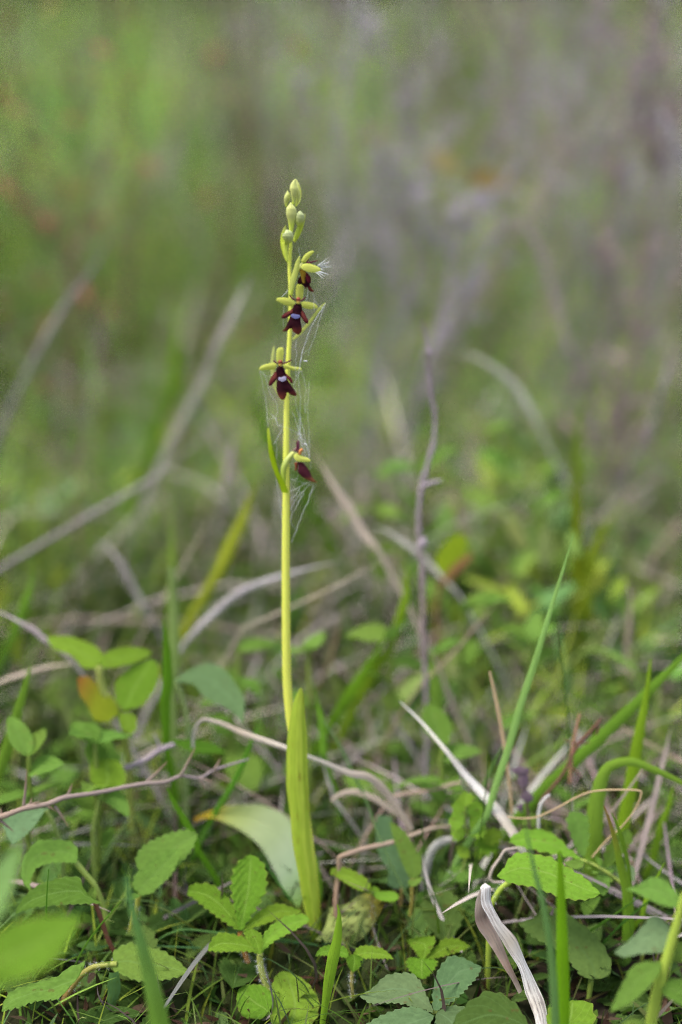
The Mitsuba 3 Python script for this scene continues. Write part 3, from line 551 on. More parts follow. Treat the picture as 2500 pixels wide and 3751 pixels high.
part(s1, 'leaflet', sheet(B((418, 845), (380, 680), (362, 560), (375, 450), (430, 370), (490, 335)), B((440, 845), (490, 770), (560, 660), (608, 540), (605, 450), (570, 380), (495, 335)), Y1, N=(0, -.86, .5), fold=.18, **STR), 'lime_leaf')
part(s1, 'leaflet', sheet(B((442, 850), (520, 750), (600, 692), (680, 668), (770, 690), (840, 718)), B((445, 855), (520, 830), (600, 805), (700, 770), (790, 745), (842, 722)), Y1, N=(.1, -.7, .7), fold=.2, **STR), 'lime_leaf')
part(s1, 'leaflet', sheet(B((550, 1005), (430, 995), (300, 1000), (205, 985)), B((552, 1000), (520, 930), (430, 890), (300, 868), (240, 905), (205, 982)), Y1 - .010, N=(0, -.6, .8), fold=.25, **STR), 'lime_leaf')
part(s1, 'leaflet', sheet(B((560, 1005), (575, 900), (650, 800), (760, 748), (850, 738), (895, 780)), B((566, 1005), (650, 930), (740, 880), (830, 832), (895, 785)), Y1 - .010, N=(.2, -.6, .78), fold=.2, **STR), 'lime_leaf')
part(s1, 'leaflet', sheet(B((552, 1008), (490, 930), (452, 870), (460, 842), (500, 836)), B((562, 1008), (580, 930), (575, 875), (540, 850), (502, 836)), Y1 - .013, N=(0, -.9, .42), fold=.35, **STR), 'lime_leaf')
hairy(s1, B((425, 860), (450, 980), (500, 1120), (560, 1250)), Y1 + .002, [11, 10, 10], srgb(176, 122, 60))
hairy(s1, B((556, 1000), (565, 1100), (590, 1190), (640, 1290)), Y1 - .009, [12, 12, 11], srgb(180, 186, 96), n=220)
s2 = thing('wild_strawberry', 'wild strawberry leaf rising behind the spotted dying orchid leaf', 'strawberry plant')
part(s2, 'leaflet', sheet(B((1310, 605), (1200, 565), (1100, 505), (1032, 462)), B((1318, 590), (1290, 510), (1200, 450), (1100, 418), (1055, 425), (1030, 458)), -.004, N=(-.1, -.75, .65), fold=.2, **STR), 'lime_leaf')
part(s2, 'leaflet', sheet(B((1320, 605), (1380, 650), (1450, 658), (1495, 635)), B((1322, 590), (1390, 585), (1460, 585), (1498, 615)), -.002, N=(.1, -.6, .78), fold=.2, **STR), 'lime_leaf')
part(s2, 'leaflet', sheet(B((1310, 600), (1310, 560), (1330, 550)), B((1330, 600), (1370, 580), (1340, 550)), .002, fold=.2, **STR), 'lime_leaf')
hairy(s2, B((1318, 600), (1318, 800), (1340, 1000), (1360, 1200)), 0, [7, 7, 7], srgb(170, 150, 80))
s3 = thing('wild_strawberry', 'small wild strawberry leaf folded upward under the spotted orchid leaf', 'strawberry plant')
part(s3, 'leaflet', sheet(B((1150, 1040), (1050, 1025), (935, 1022)), B((1160, 1015), (1130, 960), (1050, 948), (980, 962), (935, 1016)), -.030, N=(0, -.6, .8), fold=.3, **STR), 'lime_leaf')
part(s3, 'leaflet', sheet(B((1200, 1045), (1300, 1045), (1460, 1042)), B((1190, 1020), (1215, 970), (1275, 953), (1370, 968), (1460, 1036)), -.030, N=(0, -.6, .8), fold=.3, **STR), 'lime_leaf')
part(s3, 'leaflet', sheet(B((1182, 1130), (1152, 1080), (1140, 1035), (1180, 1010)), B((1188, 1130), (1240, 1085), (1255, 1040), (1200, 1010)), -.034, N=(0, -.9, .42), fold=.3, **STR), 'lime_leaf')
hairy(s3, B((1184, 1110), (1180, 1200), (1188, 1300), (1200, 1420)), -.030, [7, 7, 6], srgb(170, 160, 84))
s4 = thing('wild_strawberry', 'low three part strawberry leaf with reddish brown rims right of the grass blade', 'strawberry plant')
part(s4, 'leaflet', sheet(C3((705, 1370), (645, 1290), (585, 1205)), C3((735, 1365), (800, 1290), (840, 1200), (820, 1165), (700, 1168), (582, 1200)), -.026, N=(-.2, -.6, .8), fold=.2, **STR), 'lime_leaf')
part(s4, 'leaflet', sheet(C3((745, 1370), (850, 1240), (920, 1182), (1000, 1180), (1090, 1215), (1155, 1255)), C3((752, 1372), (900, 1345), (1050, 1300), (1155, 1260)), -.026, N=(.1, -.6, .8), fold=.2, **STR), 'lime_leaf')
part(s4, 'leaflet', sheet(C3((700, 1372), (620, 1350), (572, 1390), (590, 1450), (650, 1512), (720, 1540)), C3((740, 1372), (820, 1368), (855, 1400), (830, 1460), (780, 1512), (722, 1540)), -.027, N=(0, -.5, .87), fold=.12, **STR), 'lime_leaf')
hairy(s4, C3((720, 1370), (735, 1480), (760, 1620)), -.022, [6, 6], srgb(150, 150, 84), hair=False)
PALM = dict(teeth=11, tamp=.13, pleat=8, pamp=.015, ns=12, wav=.05)
s5 = thing('cinquefoil', 'grey green palmate leaf with blunt teeth at the bottom edge of the frame', 'herb')
part(s5, 'leaflet', sheet(C3((810, 1840), (650, 1790), (430, 1760), (290, 1765), (165, 1690)), C3((815, 1810), (745, 1660), (690, 1550), (600, 1490), (500, 1492), (390, 1520), (280, 1620), (168, 1680)), -.052, N=(0, -.55, .83), fold=.14, **PALM), 'waxy_leaf')
part(s5, 'leaflet', sheet(C3((815, 1810), (805, 1620), (850, 1480), (900, 1400), (980, 1338), (1060, 1350), (1140, 1385), (1240, 1428)), C3((845, 1820), (950, 1765), (1040, 1700), (1150, 1590), (1210, 1510), (1245, 1436)), -.052, N=(.1, -.6, .8), fold=.14, **PALM), 'waxy_leaf')
part(s5, 'leaflet', sheet(C3((800, 1850), (620, 1790), (400, 1850), (200, 1960), (100, 2050)), C3((820, 1860), (760, 1990), (560, 2100), (300, 2150), (100, 2080)), -.055, N=(0, -.45, .9), fold=.12, **PALM), 'waxy_leaf')
part(s5, 'leaflet', sheet(C3((840, 1850), (830, 1980), (900, 2150), (1050, 2250)), C3((850, 1835), (980, 1780), (1100, 1800), (1180, 1950), (1150, 2150), (1055, 2250)), -.055, N=(.1, -.45, .9), fold=.12, **PALM), 'waxy_leaf')
part(s5, 'petiole', tube(C3((820, 1820), (860, 1860), (930, 2000), (960, 2200)), -.046, [12, 10, 9], srgb(160, 176, 92), root=True), 'stem_skin')
CREN = dict(teeth=9, tamp=.07, pleat=6, pamp=.012, ns=12, wav=.06)
s6 = thing('deadnettle', 'two round scalloped leaves side by side below the lime strawberry leaf', 'herb')
part(s6, 'leaf', sheet(B((610, 1400), (560, 1450), (480, 1450), (420, 1400), (400, 1320), (412, 1250)), B((620, 1390), (650, 1320), (620, 1250), (550, 1215), (470, 1216), (415, 1245)), -.042, N=(-.1, -.6, .8), fold=.08, **CREN), 'lime_leaf')
part(s6, 'leaf', sheet(B((690, 1560), (640, 1440), (630, 1330), (640, 1220), (670, 1150), (715, 1122)), B((740, 1560), (860, 1510), (950, 1430), (960, 1340), (915, 1245), (830, 1165), (722, 1122)), -.046, N=(.05, -.66, .75), fold=.10, **CREN), 'lime_leaf')
part(s6, 'stem', tube(B((605, 1405), (640, 1450), (700, 1560), (720, 1700)), -.040, [12, 10, 10], srgb(140, 160, 80), root=True), 'stem_skin')
NET = dict(teeth=11, tamp=.12, pleat=7, pamp=.032, ns=12, wav=.09)
s7 = thing('bellflower_seedling', 'pair of overlapping toothed leaves on an upright olive stalk left of the strawberry', 'herb')
part(s7, 'leaf', sheet(A((940, 445), (918, 370), (960, 290), (1050, 230), (1150, 190), (1260, 168), (1338, 195)), A((955, 450), (1050, 500), (1140, 490), (1220, 400), (1300, 300), (1338, 200)), -.002, N=(-.1, -.8, .6), fold=.1, **NET), 'green_leaf')
part(s7, 'leaf', sheet(A((930, 590), (898, 530), (910, 480), (960, 430), (1030, 365), (1120, 312), (1208, 285)), A((950, 610), (1020, 600), (1080, 550), (1160, 470), (1200, 390), (1212, 330), (1209, 287)), -.010, N=(-.1, -.85, .5), fold=.12, **NET), 'green_leaf')
part(s7, 'leaf', sheet(A((930, 600), (890, 600), (878, 640)), A((950, 612), (930, 630), (880, 645)), -.013, fold=.2, **NET), 'green_leaf')
hairy(s7, A((938, 605), (915, 720), (890, 830), (870, 950), (850, 1100)), -.008, [10, 10, 11], srgb(158, 160, 70), n=80)
s8 = thing('bellflower_seedling', 'pale green heart shaped leaf on a bent hairy stalk in the lower left', 'herb')
part(s8, 'leaf', sheet(A((778, 1085), (762, 1010), (820, 955), (880, 938), (970, 960), (1080, 982), (1200, 1050), (1280, 1128)), A((782, 1080), (765, 1115), (850, 1162), (950, 1198), (1080, 1190), (1200, 1166), (1280, 1132)), -.036, N=(.1, -.55, .83), fold=.08, **NET), 'green_leaf')
hairy(s8, A((790, 1075), (650, 1090), (550, 1150), (500, 1210), (420, 1340), (350, 1500)), -.036, [11, 11, 12, 12, 11], [srgb(160, 170, 80), srgb(150, 130, 70), srgb(118, 66, 50)], n=120)
part(s8, 'leaf', sheet(A((480, 1210), (380, 1320), (250, 1330), (120, 1375), (15, 1400)), A((500, 1205), (580, 1065), (480, 1100), (380, 1165), (200, 1215), (60, 1275), (10, 1392)), -.052, N=(-.1, -.5, .85), fold=.12, **NET), 'green_leaf')
s9 = thing('bellflower_seedling', 'stacked pair of drooping scalloped leaves near the left edge under the thorny twig', 'herb')
part(s9, 'leaf', sheet(A((515, 395), (420, 392), (330, 402), (250, 435), (215, 500), (205, 575)), A((518, 385), (528, 310), (480, 250), (380, 238), (280, 240), (200, 300), (148, 390), (145, 480), (195, 575)), -.012, N=(-.1, -.62, .78), fold=.12, **NET), 'green_leaf')
part(s9, 'leaf', sheet(A((692, 665), (560, 672), (400, 680), (250, 695), (105, 735)), A((650, 640), (565, 560), (540, 490), (460, 485), (350, 510), (220, 570), (150, 640), (105, 728)), -.028, N=(0, -.72, .7), fold=.12, **NET), 'green_leaf')
part(s9, 'leaf', sheet(A((580, 640), (590, 600), (650, 550)), A((640, 660), (652, 620), (652, 552)), -.02, N=UPR, fold=.2, **NET), 'green_leaf')
part(s9, 'petiole', tube(A((510, 385), (580, 470), (650, 560), (720, 800)), -.010, [12, 11, 10], srgb(140, 160, 76), root=True), 'stem_skin')
part(s9, 'petiole', tube(A((640, 655), (680, 760), (740, 930), (780, 1000)), -.024, [9, 9, 9], srgb(110, 70, 54), root=True), 'stem_skin')
s10 = thing('bellflower_seedling', 'small bluish green leaf under the bare thorny twig at the left edge', 'herb')
part(s10, 'leaf', sheet(A((300, 40), (230, 150), (160, 220), (90, 270)), A((340, 20), (200, 30), (60, 60), (20, 130), (60, 230), (88, 272)), .004, N=(0, -.7, .7), fold=.1, **NET), 'waxy_leaf')
part(s10, 'petiole', tube(A((310, 30), (360, 120), (420, 300)), .008, [8, 8, 8], srgb(130, 150, 80), root=True), 'stem_skin')
s11 = thing('bellflower_seedling', 'bright green crenate leaf curling over a pale petiole at the right', 'herb')
part(s11, 'leaf', sheet(E((150, 745), (200, 690), (250, 605), (330, 562), (450, 578), (560, 598), (650, 655), (730, 698), (850, 785), (942, 888)), E((150, 755), (260, 805), (420, 832), (560, 882), (700, 922), (800, 934), (942, 892)), -.030, N=(.05, -.6, .8), fold=-.10, **NET), 'lime_leaf')
hairy(s11, E((250, 800), (190, 840), (130, 930), (100, 1000), (90, 1150)), -.026, [11, 11, 10], srgb(160, 180, 70), n=90)
s12 = thing('bellflower_seedling', 'dark green heart shaped leaf lying behind the upright blade in the lower right', 'herb')
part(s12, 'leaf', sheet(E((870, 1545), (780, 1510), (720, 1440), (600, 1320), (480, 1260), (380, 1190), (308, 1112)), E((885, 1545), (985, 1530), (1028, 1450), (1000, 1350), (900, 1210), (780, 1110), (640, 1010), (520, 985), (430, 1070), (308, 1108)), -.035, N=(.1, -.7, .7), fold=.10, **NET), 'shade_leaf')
part(s12, 'petiole', tube(E((872, 1545), (860, 1640), (840, 1760)), -.033, [11, 10, 10], srgb(120, 140, 60), root=True), 'stem_skin')
s13 = thing('cinquefoil', 'feather like compound leaf with narrow toothed leaflets at the right', 'herb')
CF = dict(teeth=6, tamp=.2, pleat=6, pamp=.02, ns=8, wav=.08)
part(s13, 'leaflet', sheet(E((790, 612), (700, 540), (600, 448), (480, 398), (380, 398), (290, 430), (242, 492)), E((790, 628), (650, 602), (480, 572), (340, 535), (244, 496)), -.006, N=(0, -.6, .8), fold=.15, **CF), 'lime_leaf')
part(s13, 'leaflet', sheet(E((785, 600), (720, 460), (678, 320), (700, 275), (730, 258)), E((820, 600), (855, 450), (850, 310), (800, 268), (735, 258)), 0, N=UPR, fold=.25, **CF), 'green_leaf')
part(s13, 'leaflet', sheet(E((960, 690), (968, 570), (1040, 460), (1100, 410), (1155, 388)), E((1010, 680), (1110, 580), (1185, 480), (1158, 390)), 0, N=UPR, fold=.2, **CF), 'green_leaf')
part(s13, 'leaflet', sheet(E((1010, 760), (920, 750), (868, 800), (900, 850), (965, 905)), E((1015, 765), (1012, 830), (970, 905)), -.008, N=UPR, fold=.2, **CF), 'green_leaf')
part(s13, 'leaflet', sheet(E((940, 905), (860, 930), (790, 965), (830, 1065)), E((945, 915), (905, 990), (835, 1068)), -.010, N=UPR, fold=.2, **CF), 'green_leaf')
part(s13, 'leaflet', sheet(E((815, 635), (740, 632), (665, 645)), E((815, 645), (800, 690), (755, 702), (668, 655)), -.008, fold=.2, **CF), 'green_leaf')
part(s13, 'leaflet', sheet(E((1080, 790), (1060, 730), (1130, 670), (1185, 670)), E((1085, 800), (1180, 800), (1210, 740), (1190, 672)), -.002, N=UPR, fold=.2, **CF), 'waxy_leaf')
for q in (((870, 640), (850, 610), (835, 630)), ((930, 670), (905, 600), (955, 640)), ((870, 690), (835, 680), (850, 700)), ((920, 720), (870, 720), (890, 735)), ((1010, 720), (1035, 700), (1040, 730)), ((1030, 770), (1010, 790), (1035, 800))):
    a, b_, c = q; part(s13, 'leaflet', sheet(E(a, ((a[0] + b_[0]) / 2 - 12, (a[1] + b_[1]) / 2 - 6), b_), E((a[0] + 8, a[1] + 8), c, (b_[0] + 3, b_[1] + 3)), -.004, nt=16, ns=4, fold=.2), 'green_leaf')
part(s13, 'rachis', tube(E((790, 628), (880, 660), (960, 705), (1085, 795), (1180, 900)), -.003, [6, 7, 7], srgb(170, 186, 90)), 'stem_skin')
s14 = thing('mint_seedling', 'narrow upright toothed leaf pair right of the spotted orchid leaf', 'herb')
part(s14, 'leaf', sheet(C3((615, 650), (560, 560), (500, 400), (450, 250), (428, 148)), C3((640, 652), (712, 590), (712, 490), (650, 380), (590, 270), (500, 180), (432, 148)), .006, N=UPR, fold=.15, **NET), 'green_leaf')
part(s14, 'leaf', sheet(C3((535, 740), (410, 690), (420, 600), (340, 450), (308, 300), (320, 90)), C3((560, 740), (625, 700), (540, 480), (490, 300), (430, 100), (330, 88)), .014, N=UPR, fold=.12, **NET), 'waxy_leaf')
part(s14, 'leaf', sheet(C3((620, 655), (590, 690), (610, 720)), C3((640, 655), (720, 640), (700, 690), (640, 720)), .002, fold=.2, nt=20), 'green_leaf')
part(s14, 'petiole', tube(C3((628, 650), (628, 850), (600, 1050), (585, 1220)), .006, [6, 6, 7], srgb(160, 150, 76), root=True), 'stem_skin')
part(s14, 'petiole', tube(C3((540, 735), (525, 900), (510, 1120)), .014, [7, 7, 7], srgb(150, 130, 80), root=True), 'stem_skin')
s15 = thing('violet_seedling', 'smooth oval leaves low down between the thin grass blades right of the spotted leaf', 'herb')
part(s15, 'leaf', sheet(C3((905, 675), (985, 600), (980, 540), (1010, 515)), C3((910, 685), (1050, 690), (1200, 665), (1272, 600), (1240, 550), (1120, 510), (1012, 510)), .012, N=(0, -.6, .8), nt=40, fold=.06), 'green_leaf')
part(s15, 'leaf', sheet(C3((610, 1110), (575, 950), (640, 880), (690, 770), (860, 738)), C3((700, 1115), (800, 1080), (950, 900), (940, 820), (864, 738)), .004, N=UPR, nt=40, fold=.06), 'green_leaf')
part(s15, 'petiole', tube(C3((1005, 680), (960, 800), (900, 1200)), .012, [4, 4, 4], srgb(110, 130, 60), root=True), 'stem_skin')
s16 = thing('salad_burnet', 'feathery herb with small toothed leaflets in pairs beside the pale dry blade', 'herb')
for cx, cy, dx, dy, w in ((1090, 60, -90, -60, 55), (1120, 60, 110, -40, 60), (1085, 170, -110, -40, 62), (1130, 170, 100, -40, 60), (1095, 270, -100, -30, 55), (1140, 260, 120, -60, 55), (1170, 330, 190, 30, 75), (1250, 320, 150, -70, 55), (1120, 380, -70, 60, 50), (1200, 380, 60, 70, 50), (1100, 10, 10, -110, 50)):
    dx *= 1.2; dy *= 1.2; w *= 1.35; l = math.hypot(dx, dy); nx, ny = -dy / l * w, dx / l * w
    b0, tp, md = (cx, cy), (cx + dx, cy + dy), (cx + dx * .6, cy + dy * .6)
    s = -1 if nx * 0 + ny > 0 else 1
    part(s16, 'leaflet', sheet(C3(b0, (cx + dx * .2 - nx * .7, cy + dy * .2 - ny * .7), (md[0] - nx, md[1] - ny), tp), C3((cx + 4, cy + 4), (cx + dx * .2 + nx * .7, cy + dy * .2 + ny * .7), (md[0] + nx, md[1] + ny), (tp[0] + 2, tp[1] + 2)), .014 + rng.uniform(-.004, .004), N=unit([rng.uniform(-.3, .3), -.75, .6]), teeth=4, tamp=.5, fold=.2, ns=8, wav=.1), 'lime_leaf')
part(s16, 'rachis', tube(C3((1100, -40), (1105, 170), (1130, 330), (1100, 480), (1050, 700)), .016, [5, 5, 6], srgb(130, 150, 70)), 'stem_skin')
# left middle distance: yellow-green leafy sprig, bluish arching leaf, small fresh leaf, dark leaf
s17 = thing('leafy_sprig', 'yellow green leafy sprig with reddish rimmed leaves at the middle left', 'herb')
SG = dict(teeth=9, tamp=.05, ns=10, wav=.06)
part(s17, 'leaf', sheet(G((640, 500), (520, 500), (430, 420), (330, 380), (290, 330)), G((640, 470), (600, 380), (500, 330), (400, 300), (300, 300), (285, 325)), .060, N=(0, -.6, .8), fold=.15, **SG), 'lime_leaf')
part(s17, 'leaf', sheet(G((590, 500), (700, 490), (820, 460), (915, 410)), G((600, 490), (620, 420), (700, 380), (800, 368), (912, 390)), .055, N=(.1, -.5, .85), fold=.15, **SG), 'lime_leaf')
part(s17, 'leaf', sheet(G((745, 740), (700, 680), (695, 600), (740, 530), (860, 460), (900, 440)), G((755, 742), (850, 725), (900, 680), (950, 600), (965, 500), (940, 448), (905, 440)), .050, N=(0, -.8, .6), fold=.1, **SG), 'lime_leaf')
part(s17, 'leaf', sheet(G((715, 760), (640, 820), (580, 810), (530, 720), (480, 640), (470, 560)), G((715, 745), (660, 650), (580, 580), (520, 540), (472, 550)), .050, N=(0, -.8, .6), fold=.1, col=[srgb(130, 150, 40), srgb(140, 150, 44), srgb(150, 96, 50)], jit=.1, **SG), 'petal', 'leaf turning reddish brown at its outer half')
part(s17, 'leaf', sheet(G((725, 770), (722, 820), (790, 895)), G((760, 755), (825, 790), (830, 850), (795, 896)), .047, N=UPR, fold=.1, **SG), 'lime_leaf')
part(s17, 'leaf', sheet(G((560, 820), (520, 920), (520, 1000), (560, 1100), (640, 1140)), G((560, 815), (640, 880), (700, 980), (735, 1060), (650, 1140)), .050, N=UPR, fold=.1, **SG), 'green_leaf')
part(s17, 'stem', tube(G((600, 480), (620, 620), (720, 745), (760, 900), (790, 1200)), .055, [14, 14, 12, 12], srgb(150, 160, 80), root=True), 'stem_skin')
s18 = thing('arching_herb', 'bluish green pointed leaf arching over at left behind the orchid stem', 'herb')
part(s18, 'leaf', sheet(G((1060, 575), (1160, 590), (1250, 680), (1360, 730), (1430, 780), (1465, 830)), G((1060, 555), (1150, 500), (1250, 462), (1340, 490), (1420, 580), (1480, 700), (1470, 832)), .060, N=(-.1, -.62, .78), fold=.15, arch=.1, ns=12, wav=.06), 'waxy_leaf')
part(s18, 'petiole', tube(G((1065, 565), (1100, 660), (1130, 800), (1120, 1100)), .062, [9, 9, 9], srgb(140, 160, 100), root=True), 'stem_skin')
s19 = thing('bellflower_seedling', 'small fresh yellow green leaf standing just above the bare thorny twig', 'herb')
part(s19, 'leaf', sheet(G((620, 1215), (545, 1170), (540, 1100), (580, 1055), (640, 1042)), G((640, 1215), (740, 1215), (765, 1160), (740, 1080), (700, 1048), (645, 1040)), .022, N=UPC, fold=.08, **NET), 'lime_leaf')
part(s19, 'leaf', sheet(G((630, 1210), (590, 1245), (515, 1245)), G((640, 1205), (600, 1200), (515, 1235)), .018, fold=.1, nt=20), 'lime_leaf')
part(s19, 'petiole', tube(G((625, 1210), (600, 1300), (560, 1480)), .022, [8, 8, 8], srgb(140, 160, 80), root=True), 'stem_skin')
solo('narrow_leaf', sheet(G((1040, 930), (1130, 990), (1250, 1010), (1360, 1010)), G((1042, 925), (1150, 925), (1280, 945), (1362, 1000)), .045, N=UPC, fold=.15, col=srgb(84, 124, 40)), 'petal', 'narrow dark green leaf pointing right above the thorny twig', 'leaf')
for nm, px, Yv, w, col, lab in (
    ('grass_blade', I((912, 90), (860, 270), (770, 560), (680, 860), (590, 1130), (520, 1380), (440, 1620), (390, 1790)), [.016, .012, .010], [3, 12, 20, 26, 28, 27, 24], srgb(150, 192, 104), 'tall straight green grass blade with sharp tip right of the orchid'),
    ('grass_blade', I((1620, 790), (1370, 1040), (1100, 1300), (850, 1530), (680, 1690), (560, 1830)), [.05, .04, .04], [16, 34, 44, 46, 44, 40], srgb(110, 150, 50), 'broad green grass blade slanting up to the right edge'),
    ('grass_blade', I((1378, 850), (1350, 1080), (1300, 1350), (1260, 1600), (1220, 1816), (1180, 2000)), .03, [8, 22, 40, 48, 50, 44], srgb(140, 176, 44), 'upright bright green blade crossing the slanting blade at right'),
    ('grass_blade', I((1640, 1640), (1568, 1600), (1400, 1520), (1240, 1470), (1130, 1500), (1070, 1620), (1040, 1816), (1020, 2100)), .012, [18, 22, 30, 36, 50, 62, 66, 56], srgb(136, 172, 62), 'broad grass blade that bends over sharply to the right'),
    ('grass_blade', E((75, -180), (70, 0), (40, 300), (0, 600), (-60, 900), (-160, 1250)), .004, [3, 5, 6, 7, 7], srgb(70, 104, 36), 'long thin dark grass blade crossing the pale dry blade'),
    ('grass_blade', I((800, 600), (850, 950), (880, 1300), (890, 1600)), .05, [3, 8, 9, 8], srgb(74, 104, 44), 'thin dark upright grass stalk behind the dry twigs at right'),
    ('grass_blade', C3((695, -60), (730, 400), (745, 1070)), .004, [3, 8, 9], srgb(62, 92, 40), 'straight dark rush like blade left of the white dry leaf'),
    ('grass_blade', C3((705, 650), (780, 740), (830, 870), (865, 1210)), -.012, [2, 5, 7, 8], srgb(84, 116, 30), 'short hooked green blade with dark tip above the brown rimmed strawberry leaf'),
    ('grass_blade', C3((200, -120), (280, 130), (530, 700), (770, 1080), (880, 1200)), .01, [3, 6, 8, 9, 8], srgb(140, 172, 110), 'thin pale green blade slanting down through the strawberry leaves'),
    ('grass_blade', B((1080, 668), (1095, 740), (1085, 880), (1050, 1060), (1015, 1260), (980, 1500), (960, 1700)), -.046, [2, 28, 44, 40, 26, 20, 20], srgb(146, 186, 54), 'pointed bright green blade standing in front of the spotted orchid leaf'),
    ('grass_blade', E((630, 560), (638, 800), (645, 1100), (650, 1400), (650, 1900), (650, 2100)), -.085, [14, 30, 42, 50, 52, 48], srgb(120, 170, 30), 'thick upright green blade blurred in the foreground at right'),
    ('grass_blade', E((370, 380), (430, 680), (500, 960), (560, 1300), (590, 1700), (600, 2000)), -.10, [8, 16, 22, 28, 30, 28], srgb(110, 150, 84), 'slender blurred bluish blade beside the thick foreground blade'),
    ('grass_blade', A((850, 480), (900, 720), (960, 960), (1020, 1200), (1080, 1500), (1110, 1750)), -.115, [12, 26, 44, 62, 74, 74], [srgb(100, 150, 90), srgb(120, 160, 70), srgb(130, 176, 50)], 'broad blurred green blade rising from the bottom edge at left'),
    ('grass_blade', E((970, 215), (1040, 420), (1100, 680), (1150, 900), (1155, 1150), (1110, 1400)), -.012, [5, 18, 30, 40, 42, 34], [srgb(150, 110, 60), srgb(130, 160, 50), srgb(120, 160, 50), srgb(112, 156, 46)], 'green blade with brown tip rising through the feathery leaf'),
    ('grass_blade', E((1025, 268), (1060, 340), (1110, 480), (1160, 700), (1170, 1000), (1150, 1350)), -.008, [3, 18, 14, 22, 24, 20], srgb(116, 152, 46), 'second blade of the tuft beside the brown tipped blade'),
    ('grass_blade', E((1240, 912), (1050, 1050), (900, 1150), (700, 1270), (400, 1440)), -.018, [4, 9, 9, 8, 6], srgb(72, 112, 38), 'thin grass blade lying across the dark heart shaped leaf'),
    ('grass_blade', E((1325, 940), (1150, 1080), (960, 1275)), -.018, [5, 9, 9], srgb(60, 100, 38), 'dark thin blade leaning left at the lower right'),
    ('grass_blade', E((1500, 60), (1470, 200), (1400, 400), (1340, 660)), .03, [6, 24, 30, 28], srgb(124, 160, 44), 'short blurred green blade leaning right near the right edge'),
    ('grass_blade', E((1435, 650), (1380, 760), (1290, 950), (1260, 1070)), -.010, [3, 12, 18, 18], srgb(140, 180, 46), 'small yellow green blade tip above the blurred leafy stem at right'),
    ('grass_blade', G((985, 195), (1010, 400), (1015, 560), (1000, 700), (1010, 980)), .05, [4, 30, 40, 36, 26], srgb(98, 146, 34), 'pointed deep green blade beside the oval yellow green leaf'),
    ('grass_blade', G((1030, -120), (1050, 120), (1055, 400), (1040, 700), (1050, 980)), .09, [24, 36, 38, 36, 34], srgb(150, 174, 100), 'pale green upright stalk blurred behind the pointed blade'),
    ('grass_blade', G((185, 480), (140, 640), (90, 820), (30, 1020), (-20, 1150)), .04, [6, 28, 40, 46, 40], srgb(128, 166, 56), 'bright blurred blade leaning right at the left edge'),
    ('grass_blade', G((1010, 1210), (1050, 1300), (1110, 1400), (1165, 1500), (1200, 1600)), .012, [4, 18, 24, 26, 22], srgb(108, 158, 40), 'short green blade leaning left above the yellow leaf tip'),
    ('grass_blade', A((770, 1130), (770, 1250), (760, 1330), (775, 1415)), -.040, [34, 50, 40, 3], srgb(104, 144, 84), 'short folded green blade hanging under the pale heart leaf'),
    ('grass_blade', A((330, 430), (320, 560), (312, 760)), -.034, [3, 5, 6], srgb(90, 140, 40), 'tiny upright blade in front of the scalloped leaf pair'),
    ('grass_blade', A((820, 650), (740, 740), (640, 860), (560, 980), (510, 1080)), -.030, [3, 6, 7, 7, 6], srgb(96, 140, 44), 'thin blade leaning right with brown tip left of the olive stalk'),
    ('grass_blade', A((1000, 980), (1120, 880), (1250, 840), (1450, 860), (1700, 880), (2150, 950)), -.012, [4, 6, 7, 7, 5], srgb(110, 156, 90), 'long thin blade running low past the strawberry plant'),
    ('grass_blade', A((420, 1050), (600, 985), (850, 935), (1100, 955), (1420, 965)), -.016, [3, 6, 7, 6, 4], srgb(96, 144, 96), 'fine bluish blade lying level under the olive stalk'),
    ('grass_blade', B((585, 380), (680, 520), (790, 680), (870, 860), (960, 1150)), .006, [4, 8, 9, 9, 7], srgb(100, 150, 76), 'thin curved blade in front of the arching waxy leaf'),
    ('grass_blade', B((645, 920), (800, 930), (950, 945)), -.012, [5, 6, 4], srgb(96, 140, 96), 'fine blade lying level before the orchid foot'),
    ('grass_blade', H((790, 310), (880, 430), (960, 590), (1060, 800), (1120, 950)), .03, [3, 9, 11, 10, 8], srgb(120, 156, 96), 'pale green blade slanting behind the clasping leaf'),
    ('grass_blade', H((410, 330), (370, 430), (320, 560), (230, 740)), .04, [4, 18, 24, 22], srgb(96, 150, 48), 'green blade leaning right between the twig and the orchid'),
    ('grass_blade', I((530, 1280), (470, 1400), (400, 1540), (330, 1700)), .03, [3, 9, 12, 12], srgb(112, 150, 80), 'faint thin blade leaning right at the foot of the tall blade')):
    solo(nm, ribbon(px, Yv, w, roll=rng.uniform(-16, 16, 3), col=col, nt=36, ns=6, root=not any(z in lab for z in ('level', 'lying across', 'hanging', 'running low'))), 'blade_skin', lab, 'grass blade')

